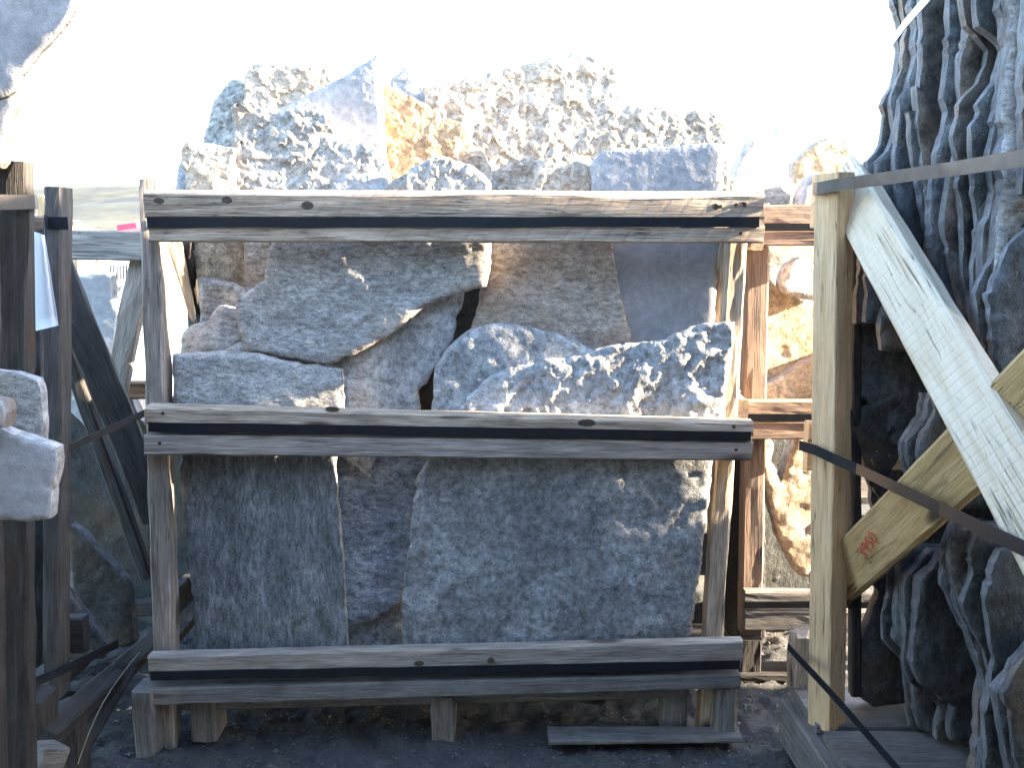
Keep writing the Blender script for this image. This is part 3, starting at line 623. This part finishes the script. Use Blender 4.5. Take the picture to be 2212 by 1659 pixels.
RS = [  # left (visible) boundary of each slab, top to bottom; then it runs on to the right behind its neighbour
 ([(1925, -60), (1926, 10), (1940, 45), (1943, 62), (1938, 85), (1941, 105), (1936, 150), (1928, 182), (1912, 206), (1902, 226), (1910, 246), (1906, 288), (1894, 326), (1871, 350), (1876, 374), (1868, 410), (1862, 520), (1854, 610), (1850, 700)], 'leftmost slab of the near right crate, its jagged outline against the white sky', DARKST),
 ([(1966, -60), (1968, 20), (1978, 60), (1972, 140), (1962, 190), (1946, 212), (1938, 262), (1936, 310), (1932, 345), (1936, 420), (1930, 520), (1920, 620), (1900, 700), (1905, 760)], 'slab second from the sky side of the right crate, with a pale winding edge', DARKBLUE),
 ([(1990, -60), (1992, 60), (1988, 140), (1985, 190), (1975, 186), (1978, 240), (1984, 300), (1992, 380), (1998, 440), (2005, 520), (2000, 640), (1985, 700)], 'thin slab with an ochre edge just left of the flat-topped dark slab', DARKBROWN),
 ([(1953, 238), (1962, 242), (1964, 290), (1970, 330), (1978, 372), (1986, 420), (1996, 470), (2012, 530), (2022, 600), (2010, 720)], 'short dark slab with a level top edge, above the upper steel strap', DARKST),
 ([(2062, -60), (2050, 30), (2052, 60), (2046, 120), (2044, 160), (2036, 210), (2046, 240), (2042, 270), (2030, 310), (2022, 355), (2012, 420), (2006, 470), (2014, 560), (2050, 700)], 'broad blue grey slab with a sharp wavy edge in the middle of the right crate', DARKBLUE),
 ([(2072, -60), (2076, 10), (2084, 55), (2110, 82), (2134, 108), (2128, 140), (2112, 178), (2092, 196), (2070, 226), (2072, 250), (2060, 275), (2064, 330), (2072, 420), (2078, 520), (2086, 620), (2110, 760)], 'dark slab whose edge juts right then left, with a rusty patch', DARKST),
 ([(2156, 200), (2152, 230), (2146, 290), (2138, 350), (2128, 430), (2110, 500), (2104, 600), (2106, 700), (2120, 800)], 'slim slab with a straight pale edge left of the wide tan-edged slab', DARKST),
 ([(2180, -60), (2176, 20), (2182, 100), (2176, 170), (2168, 230), (2164, 262), (2172, 275), (2160, 330), (2165, 420), (2150, 520), (2140, 640), (2150, 760)], 'slab with the broad pale tan edge near the right border', GREYWARM),
 ([(2230, 470), (2190, 502), (2160, 532), (2130, 580), (2108, 635), (2112, 690), (2122, 740), (2132, 800), (2165, 850), (2215, 872), (2280, 880)], 'big dark slab at the right border, under the upper strap and above the crossed braces', DARKST),
 ([(2215, -60), (2212, 60), (2205, 150), (2208, 260), (2205, 420)], 'slab at the top right border of the right crate', DARKST),
 ([(1843, 640), (1846, 700), (1832, 780), (1828, 850), (1838, 900), (1850, 960), (1880, 1060), (1900, 1200)], 'greenish slab beside the pine post, above the lower strap', DARKST),
 ([(1895, 632), (1880, 662), (1862, 720), (1848, 800), (1838, 850), (1870, 862), (1895, 900), (1930, 960)], 'rippled grey green slab left of the pale brace', DARKBLUE),
 ([(1948, 818), (1930, 850), (1885, 872), (1862, 880), (1828, 888), (1835, 915), (1852, 960), (1868, 1012), (1880, 1050), (1905, 1080)], 'dark flat slab poking out left beside the post, its top edge sloping up', DARKST),
 ([(1990, 850), (1985, 900), (1962, 930), (1948, 955), (1946, 985), (1955, 1020), (1960, 1100)], 'brown edged slab between the pale brace and the yellow board', DARKBROWN),
 ([(1868, 1120), (1862, 1180), (1870, 1240), (1898, 1278), (1885, 1320), (1862, 1370), (1842, 1415), (1848, 1440), (1845, 1490), (1862, 1514), (1886, 1527), (1920, 1521)], 'slab at the lower left of the right crate with a rounded foot', DARKBLUE),
 ([(1930, 1180), (1919, 1271), (1906, 1341), (1908, 1384), (1950, 1428), (1958, 1497), (1966, 1572), (1995, 1588), (2022, 1592)], 'slab second in the lower row of the right crate, reaching the deck', DARKST),
 ([(2010, 1190), (1983, 1225), (1953, 1250), (1950, 1290), (1955, 1391), (1952, 1435), (1968, 1479), (2004, 1502), (2034, 1532), (2024, 1574), (2026, 1600), (2074, 1606)], 'large mossy dark slab with an ochre edge, low in the right crate', DARKST),
 ([(2060, 1130), (2044, 1165), (2032, 1214), (2034, 1267), (2050, 1304), (2088, 1373), (2118, 1461), (2128, 1510), (2110, 1640)], 'slab with a bent pale edge low in the middle of the right crate', DARKBLUE),
 ([(2090, 1150), (2074, 1190), (2080, 1240), (2062, 1300), (2085, 1350), (2110, 1410), (2122, 1470), (2112, 1560), (2100, 1680)], 'narrow slab between two pale bent edges, low in the right crate', DARKST),
 ([(2160, 1190), (2140, 1230), (2126, 1290), (2138, 1373), (2146, 1426), (2138, 1470), (2126, 1530), (2130, 1700)], 'dark slab low at the right, split by a thin pale edge', DARKST),
 ([(2250, 1390), (2212, 1428), (2185, 1470), (2166, 1500), (2188, 1562), (2200, 1700)], 'slab corner low at the right border', DARKST),
]
EX = random.Random(8); extra = []
for bi, dx, m in ((0, 16, DARKBLUE), (4, 40, DARKBROWN), (5, 36, DARKST), (6, 14, DARKBROWN), (7, -16, DARKST), (8, 22, DARKBLUE), (10, 14, DARKBROWN), (13, 18, DARKST), (13, 34, DARKBLUE), (15, 20, DARKBLUE), (16, 24, DARKST), (17, 16, DARKBROWN), (18, 18, DARKST), (20, -18, DARKST)):
    bd = RS[bi][0]; ph = EX.random()*9
    extra.append(([(x+dx+6*math.sin(y*0.019+ph)+EX.uniform(-4, 4), y+EX.uniform(-5, 5)) for x, y in bd], 'thin slab squeezed edge on between wider slabs in the right crate', m))
RXO = random.Random(5)
def ragged(bd):
    out = [bd[0]]
    for i in range(1, len(bd)):
        x1, y1 = bd[i-1]; x2, y2 = bd[i]; n_ = max(1, int(math.hypot(x2-x1, y2-y1)/RXO.choice((12, 18, 40, 80))))
        for j in range(1, n_+1):
            t = j/n_; q = 2.8 if j < n_ else 1.0
            out.append((x1+(x2-x1)*t+RXO.uniform(-q, q)*1.3, y1+(y2-y1)*t+RXO.uniform(-q, q)))
    return out
for (bd, lab, m) in RS+extra:
    cxm = min(p[0] for p in bd); mx = max(p[0] for p in bd); avg = sum(p[0] for p in bd)/len(bd)
    Yc = yf(avg)+0.11+0.008*RXO.random()
    right = 3100 if len(bd) > 8 else 2600
    bd = ragged(bd); pts = list(bd)+[(right, bd[-1][1]-10), (right, bd[0][1]+10)] if bd[-1][1] > bd[0][1] else list(bd)+[(right, bd[0][1])]
    pts = [(x, y-220 if y <= -60 else y) for x, y in pts]  # tops and right ends run on unseen to block low sun
    S('slab_on_edge', pts, Yc, 0.016+0.010*RXO.random(), [m, EDGED], lab, 'slabs on edge in the right crate', rough=0.007, coarse=0.07, steps=0.002, grid=0.012, a=-0.04+0.08*RXO.random(), k=0.0, kx=0.0012, edge=0.0015)

# ------------------------------------------------------------------ golden crate behind right
bc = empty('stone_crate', (0.9, 2.6, 0), 'brown crate of golden quartz stone behind the gap right of centre', 'crate', 'wooden crates of flagstone')
YB = 2.20
WOODBR = wood_mat('wood_reddish', (0.22, 0.13, 0.09), (0.36, 0.24, 0.17), (0.47, 0.34, 0.25), grime=0.3)
for (p0, p1, wp) in (((1620, 464), (1900, 464), 42), ((1600, 514), (1900, 514), 33), ((1612, 880), (1900, 882), 35), ((1612, 928), (1900, 929), 40), ((1607, 1287), (1880, 1288), 28), ((1607, 1338), (1880, 1338), 45)):
    hrail(p0, p1, wp, WOODBR if p0[1] < 1200 else WOODDUST, bc, Y=YB, th=0.03, Y1=YB)
for (l, r) in (((1620, 491), (1900, 491)), ((1612, 902), (1900, 903)), ((1607, 1307), (1880, 1308))):
    strap('strap', [P(l[0], l[1], YB-0.002), P(r[0], r[1], YB-0.002)], 0.017, STEEL, bc)
pplank('post', (1634, 440), (1618, 1440), 46, YB+0.033, 0.05, WOODBR, bc)
plank('post', (1.55, 2.26, 0), (1.55, 2.26, 1.15), 0.05, 0.05, WOODBR, bc); plank('post', (1.55, 2.95, 0), (1.55, 2.95, 1.15), 0.05, 0.05, WOODBR, bc); plank('post', (0.63, 2.95, 0), (0.63, 2.95, 1.15), 0.05, 0.05, WOODBR, bc)
pplank('deck_board', (1600, 1380), (1900, 1380), 20, YB+0.03, 0.6, WOODDUST, bc)
foot(1600, 1650, 1385, 1450, YB, 0.08, WOODDARK, bc); foot(1745, 1800, 1385, 1450, YB, 0.08, WOODDARK, bc)
pplank('skid_board', (1590, 1452), (1760, 1452), 22, YB-0.01, 0.08, WOODDARK, bc)
GG = 'golden stones in the crate behind'
BS = [
 ([(1652, 500), (1780, 500), (1780, 640), (1652, 640)], 2.42, BEIGE, 'tan slab under the top rail of the golden stone crate', 0.004),
 ([(1688, 620), (1692, 590), (1712, 566), (1732, 556), (1752, 566), (1780, 590), (1780, 650), (1720, 640), (1695, 632)], 2.27, WHITEST, 'rounded white quartz stone left of the pine post', 0.005),
 ([(1640, 600), (1660, 600), (1700, 630), (1740, 650), (1790, 660), (1790, 830), (1640, 830)], 2.33, YELLOW, 'large golden slab with a crack, behind the gap', 0.003),
 ([(1640, 840), (1690, 815), (1720, 795), (1790, 760), (1790, 900), (1640, 900)], 2.28, ORANGE, 'golden brown stone resting above the middle rail of the crate behind', 0.006),
 ([(1640, 950), (1665, 945), (1672, 960), (1668, 1000), (1690, 1040), (1700, 1000), (1720, 940), (1850, 940), (1850, 1260), (1760, 1250), (1720, 1240), (1690, 1180), (1665, 1100), (1650, 1040)], 2.36, ORANGE, 'orange brown stone with a jagged left side below the middle rail', 0.006),
 ([(1640, 940), (1860, 940), (1860, 1340), (1640, 1340)], 2.5, DARKST, 'dark slab behind the orange brown stone', 0.004),
 ([(1566, 430), (1572, 395), (1600, 375), (1640, 360), (1680, 364), (1710, 385), (1735, 420), (1740, 500), (1566, 500)], 2.30, GREYWARM, 'tan domed stone right of the top rail end', 0.004),
 ([(1700, 470), (1712, 380), (1715, 350), (1745, 320), (1785, 295), (1830, 296), (1848, 320), (1850, 470)], 2.5, YELLOW, 'sparkling golden stone above the pine post', 0.009),
 ([(1570, 440), (1590, 360), (1620, 300), (1660, 285), (1690, 300), (1702, 340), (1715, 440)], 2.62, WHITEST, 'white stone nearly lost in the sky behind the tan domed stone', 0.005),
 ([(1670, 360), (1680, 278), (1700, 290), (1720, 300), (1760, 302), (1790, 340), (1790, 440), (1680, 440)], 2.7, PALE, 'pale blue stone behind the golden one', 0.004),
 ([(1722, 480), (1728, 420), (1745, 385), (1762, 372), (1780, 376), (1800, 400), (1800, 480)], 2.24, PALE, 'small white stone just left of the pine post top', 0.004),
]
BS.append(([(1560, 935), (1652, 930), (1655, 1400), (1565, 1400)], 2.47, GAPSHADE, 'black shaded stone between the centre crate and the post of the golden stone crate', 0.003))  # black filler slab added to keep this gap dark
for (pts, Y, m, lab, rg) in BS:
    S('golden_stone' if m in (YELLOW, ORANGE) else 'stone_slab', pts, Y, 0.06, [m, EDGE], lab, GG, rough=rg*0.5, coarse=0.05, grid=0.009, a=(-0.1 if m is GAPSHADE else 0.10), steps=rg*.15, cat='stone',
      cracks=())

# ------------------------------------------------------------------ left near crate
lc = empty('stone_crate', (-1.0, 1.5, 0), 'dark weathered crate at the left border, tall posts and a sheet of paper between them', 'crate', 'wooden crates of flagstone')
pplank('post', (34, 348), (40, 1720), 64, 1.42, 0.03, WOODDARK, lc, rough=0.004, w1px=66)
pplank('post', (-60, 330), (-30, 1720), 60, 1.25, 0.06, WOODDARK, lc, rough=0.004)
pplank('post', (126, 404), (122, 1500), 38, 1.78, 0.05, WOODMID, lc, rough=0.003)
strap('strap', [P(-60, 436, 1.25), P(75, 436, 1.41), P(82, 437, 1.45)], 0.021, STEELB, lc)
strap('strap', [P(96, 478, 1.72), P(104, 482, 1.772), P(147, 482, 1.776)], 0.024, STEEL, lc)
strap('strap', [P(100, 992, 1.80), P(128, 978, 1.81), P(322, 888, 1.88)], 0.014, STEELB, lc)
strap('strap', [P(60, 1480, 1.60), P(105, 1462, 1.72), P(255, 1392, 1.95)], 0.018, STEEL, lc)
plank('rail', P(-80, 600, 1.10)+Vector((0, 0, 0)), P(105, 520, 1.86), 0.06, 0.03, WOODDARK, lc, normal=(1, -0.3, 0)) if False else None
plank('rail', (-1.9, 1.90, 1.10), (-0.92, 1.90, 1.10), 0.08, 0.03, WOODDARK, lc); plank('rail', (-1.9, 1.90, 0.25), (-0.92, 1.90, 0.25), 0.08, 0.03, WOODDARK, lc)
pplank('skid', (84, 1455), (150, 1460), 40, 1.85, 0.5, WOODMID, lc)
plank('skid', P(90, 1600, 1.62), P(330, 1390, 2.25), 0.045, 0.04, WOODDARK, lc, normal=(0.3, -0.4, 0.8))
pplank('foot', (80, 1500), (80, 1720), 60, 1.62, 0.07, WOODDARK, lc)
foot(100, 160, 1560, 1680, 1.72, 0.07, WOODDARK, lc)
# sheet of paper: thin folded sheet
pv = []; pf = []
for i in range(9):
    t_ = i/8; yy = 500+(715-500)*t_
    for j in range(7):
        s_ = j/6; xl = 74+3*t_; xr = 96+30*t_
        p = P(xl+(xr-xl)*s_, yy-12*s_*t_+8*s_*(1-t_), 1.405-0.012*math.sin(s_*math.pi*0.9)-0.01*s_); pv.append(p)
m7 = 7
nn = len(pv)
for p in list(pv): pv.append(p+Vector((0, 0.0008, 0)))
for i in range(8):
    for j in range(6):
        a = i*7+j; pf.append((a, a+7, a+8, a+1)); pf.append((a+nn, a+1+nn, a+8+nn, a+7+nn))
for i in range(8):
    for j_ in (0, 6):
        a = i*7+j_; pf.append((a, a+nn, a+7+nn, a+7))
for j in range(6):
    for i_ in (0, 8):
        a = i_*7+j; pf.append((a, a+1, a+1+nn, a+nn))
c0 = pv[0].copy()
paper = mesh_obj('paper_sheet', [p-c0 for p in pv], pf, PAPER, None, Matrix.Translation(c0), smooth=True)
tag(paper, 'curled white sheet of paper hanging between the dark posts at the left', 'paper')
# faint printed lines low on the sheet
lv = []; lf = []
for i, yy in enumerate((612, 632, 650, 668, 686)):
    x1, x2 = 103-2+i*1.2, 113+i*2
    for (xx, y_) in ((x1, yy), (x2, yy-2), (x2, yy-0.6), (x1, yy+1.4)): lv.append(P(xx, y_, 1.384)-c0)
    lf.append(tuple(range(i*4, i*4+4)))
mesh_obj('printed_lines', lv, lf, simple('grey_ink', (0.35, 0.36, 0.4), 0.8), paper)

GL = 'stones of the left crate'
S('stone_slab', [(-90, 800), (0, 800), (42, 806), (78, 818), (90, 850), (93, 900), (92, 955), (75, 990), (50, 988), (-90, 970)], 1.36, 0.02, [GREYWARM, EDGE], 'upper of the two pale stones sticking out at the left border, halfway up', GL, rough=0.0018, edge=0.0008, a=-0.06, kx=0.0008, grid=0.007)
S('stone_slab', [(-90, 905), (-10, 922), (30, 938), (80, 952), (120, 967), (123, 1000), (110, 1060), (107, 1122), (60, 1128), (-90, 1118)], 1.24, 0.026, [PALE, EDGE], 'lower pale blue slab sticking out at the left border, over the dark post', GL, rough=0.0018, edge=0.0008, a=-0.06, kx=0.0008, grid=0.007)
S('stone_slab', [(-90, 850), (5, 866), (14, 890), (8, 925), (-90, 930)], 1.20, 0.03, [PALE, EDGED], 'small pale stone corner at the left border between the two larger ones', GL, rough=0.0015, edge=0.001, a=-0.05, kx=0.0008)
S('stone_slab', [(-120, -80), (215, -80), (172, 0), (148, 45), (112, 82), (78, 124), (50, 165), (18, 210), (-120, 250)], 1.22, 0.012, [PALE, EDGED], 'large smooth blue slab jutting in at the top left corner', GL, rough=0.001, coarse=0.1, edge=0.001, a=-0.07)
S('stone_slab', [(-90, 120), (40, 150), (38, 190), (28, 250), (14, 310), (10, 350), (-90, 420)], 1.40, 0.02, [PALE, EDGED], 'pale stone below the top left corner slab, at the left border', GL, rough=0.0015, a=-0.07)
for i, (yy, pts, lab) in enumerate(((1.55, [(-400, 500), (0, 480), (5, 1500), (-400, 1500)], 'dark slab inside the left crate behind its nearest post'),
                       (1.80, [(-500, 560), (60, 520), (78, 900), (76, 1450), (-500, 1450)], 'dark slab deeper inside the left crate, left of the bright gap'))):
    S('stone_slab', pts, yy, 0.05, [DARKST, EDGED], lab, GL, grid=0.03)  # filler slabs that keep the left crate dark

# ------------------------------------------------------------------ crate behind left
bl = empty('stone_crate', (-1.0, 2.6, 0), 'grey crate behind the left gap, with a wide top board and crossing braces', 'crate', 'wooden crates of flagstone')
pplank('rail', (80, 527), (330, 532), 62, 2.40, 0.035, WOODGREY, bl)
pplank('brace', (312, 540), (240, 900), 46, 2.44, 0.035, WOODGREY, bl, rough=0.004)
pplank('brace', (120, 570), (345, 1120), 64, 2.25, 0.045, WOODDARK, bl, rough=0.004, normal=(0.3, -1, 0))
pplank('brace', (120, 690), (320, 1250), 28, 2.32, 0.03, WOODDARK, bl)
pplank('rail', (100, 842), (360, 842), 38, 2.50, 0.03, WOODDARK, bl)
pplank('post', (312, 560), (318, 1560), 20, 2.56, 0.05, WOODDARK, bl) if False else None
pplank('rail', (130, 1330), (340, 1310), 34, 2.40, 0.03, WOODDARK, bl)
pplank('slat', (95, 425), (97, 605), 22, 2.45, 0.03, WOODNEW, bl, rag=0.01); pplank('post', (60, 500), (60, 1480), 30, 2.45, 0.05, WOODDARK, bl)
GB = 'stones of the crate behind left'
S('stone_slab', [(150, 600), (165, 592), (200, 588), (238, 588), (243, 640), (262, 682), (259, 700), (256, 760), (220, 790), (170, 760), (150, 720)], 2.62, 0.04, [PALE, EDGED], 'pale blue slab framed by the crossing braces behind left', GB, rough=0.0012, a=-0.06)
S('stone_slab', [(140, 770), (160, 790), (190, 850), (205, 890), (180, 920), (140, 880)], 2.40, 0.03, [PALE, EDGED], 'small triangular blue slab below the dark brace', GB, rough=0.002)
S('stone_slab', [(125, 770), (200, 745), (255, 800), (300, 900), (345, 955), (428, 960), (432, 1480), (112, 1480), (112, 1050)], 2.58, 0.05, [DARKST, EDGED], 'wide dark slab filling the crate behind left', GB, grid=0.015)  # dark fill added against light leaks
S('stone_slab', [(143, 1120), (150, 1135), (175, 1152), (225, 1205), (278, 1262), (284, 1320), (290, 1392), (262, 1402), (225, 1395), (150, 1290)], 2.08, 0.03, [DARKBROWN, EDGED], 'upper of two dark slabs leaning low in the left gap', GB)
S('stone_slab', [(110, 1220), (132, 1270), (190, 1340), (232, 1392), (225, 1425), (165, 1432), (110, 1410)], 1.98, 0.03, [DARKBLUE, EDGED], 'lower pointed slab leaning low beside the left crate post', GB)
plk = pplank('loose_board', (150, 1640), (270, 1440), 60, 1.80, 0.03, WOODDARK, None, Y1=2.0, normal=(0.4, -0.6, 0.6)); tag(plk, 'dark loose board leaning on the ground in the lower left gap', 'board')
blk = plank('wood_block', P(66, 1642, 1.55), P(122, 1636, 1.60), 0.05, 0.05, WOODDUST, None, normal=(0, -0.3, 1)); tag(blk, 'small pale block of wood on the ground at the bottom left edge', 'wood block')
st = plank('straw', P(168, 1652, 1.70), P(300, 1410, 1.92), 0.0013, 0.0013, STRAW, None, rnd=0.0005, bend=0.015); tag(st, 'single dry straw standing in the dark lower left gap', 'straw')

# ------------------------------------------------------------------ far yard seen through the left gap
def picket(px0, px1, pyt, pyb, Y, n, lab):
    r = empty('slatted_crate', P((px0+px1)/2, pyb, Y), lab, 'crate', 'white crates far off in the yard')
    for i in range(n):
        x_ = px0+(px1-px0)*i/(n-1)
        A = P(x_, pyt, Y); B = P(x_, pyb, Y); plank('slat', A, B, 0.026, 0.03, WHITEP, r)
    for q in (pyt+3, pyb-4): plank('rail', P(px0, q, Y)+Vector((0, .03, 0)), P(px1, q, Y)+Vector((0, .03, 0)), 0.05, 0.03, WHITEP, r)
    return r
picket(120, 232, 562, 601, 26, 17, 'row of thin white slats far off under the grey top board')
picket(236, 276, 566, 618, 24, 7, 'white slatted crate far off beside the light brace')
def farheap(px0, px1, pyt, pyb, Y, lab, m):
    rr = random.Random(px0); pts = [(px0, pyb), (px0, (pyt+pyb)/2)]
    for i in range(6): pts.append((px0+(px1-px0)*i/5, pyt+rr.random()*(pyb-pyt)*0.3))
    pts += [(px1, pyb)]
    return S('stone_stack', pts, Y, 0.9, [m, EDGE], lab, 'stone stacks far off in the yard', rough=0.03, coarse=0.25, grid=0.06, kx=0.02, cat='stone stack', edge=0.03)
farheap(240, 282, 602, 700, 12.0, 'stack of tan stones in the sun between the blue slab and the light brace', BEIGE)
farheap(278, 330, 562, 602, 28.0, 'low brown stone heap far off beside the slatted crate', DARKBROWN)
farheap(100, 292, 564, 608, 29.0, 'dark stone heap behind the far white slats', GAPSHADE)  # near-black backing gives the shaded gaps between the slats
rd = plank('red_tarpaulin', P(291, 494, 9.0), P(330, 488, 9.0), 0.05, 0.8, REDP, None); tag(rd, 'bit of red sheeting showing above the grey top board', 'tarpaulin')
GP = 'crates receding behind left'
for i, (px, Y, top) in enumerate(((152, 3.1, 478), (168, 3.7, 486), (184, 4.4, 492), (199, 5.1, 496), (212, 5.9, 499))):
    r = empty('stone_crate', (P(px, top, Y).x-0.5, Y, 0), 'crate %s in the row receding behind the left post' % ['nearest', 'second', 'third', 'fourth', 'farthest'][i], 'crate', GP)
    for dx in (0, -1.0):
        A = P(px, top, Y)+Vector((dx, 0, 0)); plank('post', A, (A.x, Y, 0), 0.06, 0.05, WOOD, r)
    A = P(px, top+12, Y)+Vector((0.02, -0.04, 0)); plank('rail', A, A+Vector((-1.1, 0, 0)), 0.08, 0.03, WOOD, r)
    A.z = 0.3; plank('rail', A, A+Vector((-1.1, 0, 0)), 0.08, 0.03, WOOD, r)

# ------------------------------------------------------------------ grit and stone chips on the ground
rg_ = random.Random(3); cv = []; cf = []
for i in range(3500):
    x_ = rg_.uniform(-1.0, 0.75); y_ = rg_.uniform(1.45, 2.5); r_ = rg_.uniform(0.0015, 0.005)*(1 if rg_.random() > 0.04 else 2.2)
    z_ = 0.012*nz(x_*4, y_*4)+0.012*nz(x_*17, y_*17, 3)-0.012
    b0 = len(cv)
    for (a, b2, c2) in ((1, 0, 0), (-1, 0, 0), (0, 1, 0), (0, -1, 0), (0, 0, 1), (0, 0, -1)):
        cv.append((x_+a*r_*rg_.uniform(.6, 1.4), y_+b2*r_*rg_.uniform(.6, 1.4), z_+0.003+c2*r_*rg_.uniform(.4, .8)))
    for f in ((0, 2, 4), (2, 1, 4), (1, 3, 4), (3, 0, 4), (2, 0, 5), (1, 2, 5), (3, 1, 5), (0, 3, 5)): cf.append(tuple(b0+q for q in f))
tag(mesh_obj('gravel', cv, cf, DARKBLUE), 'loose grey stone chips and grit scattered on the ground round the crates', 'gravel', kind='stuff')

# ------------------------------------------------------------------ crates added to block sky and sun, mostly out of view
def shade_crate(x0, x1, y0, y1, h, lab, hs, across=False):
    r = empty('stone_crate', ((x0+x1)/2, (y0+y1)/2, 0), lab, 'crate', 'wooden crates of flagstone')
    for x in (x0, x1):
        for y in (y0, y1): plank('post', (x, y, 0), (x, y, h), 0.06, 0.06, WOODDARK, r)
    for z in (0.25, h*0.6, h-0.05):
        for y in (y0-0.045, y1+0.045): plank('rail', (x0-0.03, y, z), (x1+0.03, y, z), 0.09, 0.03, WOODGREY, r)
    for i in range(3):
        y = y0+0.1+(y1-y0-0.25)*i/2; rr = random.Random(int(x0*10+i)); vs = []
        n_ = 7
        top = [hs-0.12+0.2*rr.random() for _ in range(n_)]
        if across: u0, u1, v_ = y0-0.08, y1+0.08, x0+0.1+(x1-x0-0.25)*i/2
        else: u0, u1, v_ = x0, x1, y
        poly = [(u0+0.06, 0.14), (u1-0.06, 0.14)]+[(u1-0.06-(u1-u0-0.12)*k_/(n_-1), top[k_]) for k_ in range(n_)]
        for yy in (v_, v_+0.06):
            for (px_, pz_) in poly: vs.append((yy, px_, pz_) if across else (px_, yy, pz_))
        m_ = len(poly); fs = [tuple(range(m_)), tuple(reversed(range(m_, 2*m_)))]+[(k_, k_+m_, (k_+1) % m_+m_, (k_+1) % m_) for k_ in range(m_)]
        o = mesh_obj('stone_slab', vs, fs, DARKST); tag(o, 'dark slab in the '+lab.split(',')[0]+', '+['front', 'middle', 'back'][i]+' one', 'stone slab', 'slabs of the crates outside the view')
shade_crate(-1.7, -0.25, -1.3, -0.40, 1.5, 'crate behind the viewer on the left, filled with tall slabs', 2.15)
shade_crate(-0.15, 1.35, -1.3, -0.40, 1.5, 'crate behind the viewer on the right, filled with tall slabs', 2.15)
shade_crate(2.9, 3.9, 1.30, 2.0, 1.3, 'low crate beyond the right crate, filled with dark slabs', 1.38, True)
shade_crate(1.98, 2.75, 0.95, 1.70, 1.5, 'tall crate behind the right crate, filled with dark slabs', 2.15, True)
shade_crate(0.85, 1.85, -0.25, 0.70, 1.5, 'tall crate right beside the viewer, filled with dark slabs', 2.1, True)
shade_crate(-1.75, -0.85, -0.25, 0.95, 1.5, 'tall crate left beside the viewer, filled with dark slabs', 2.1, True)
shade_crate(-0.45, 1.7, 3.2, 3.9, 0.9, 'low dark crate standing behind the centre crate, seen in the right gap', 0.92)  # dark backing added to hide bright ground in the right gap
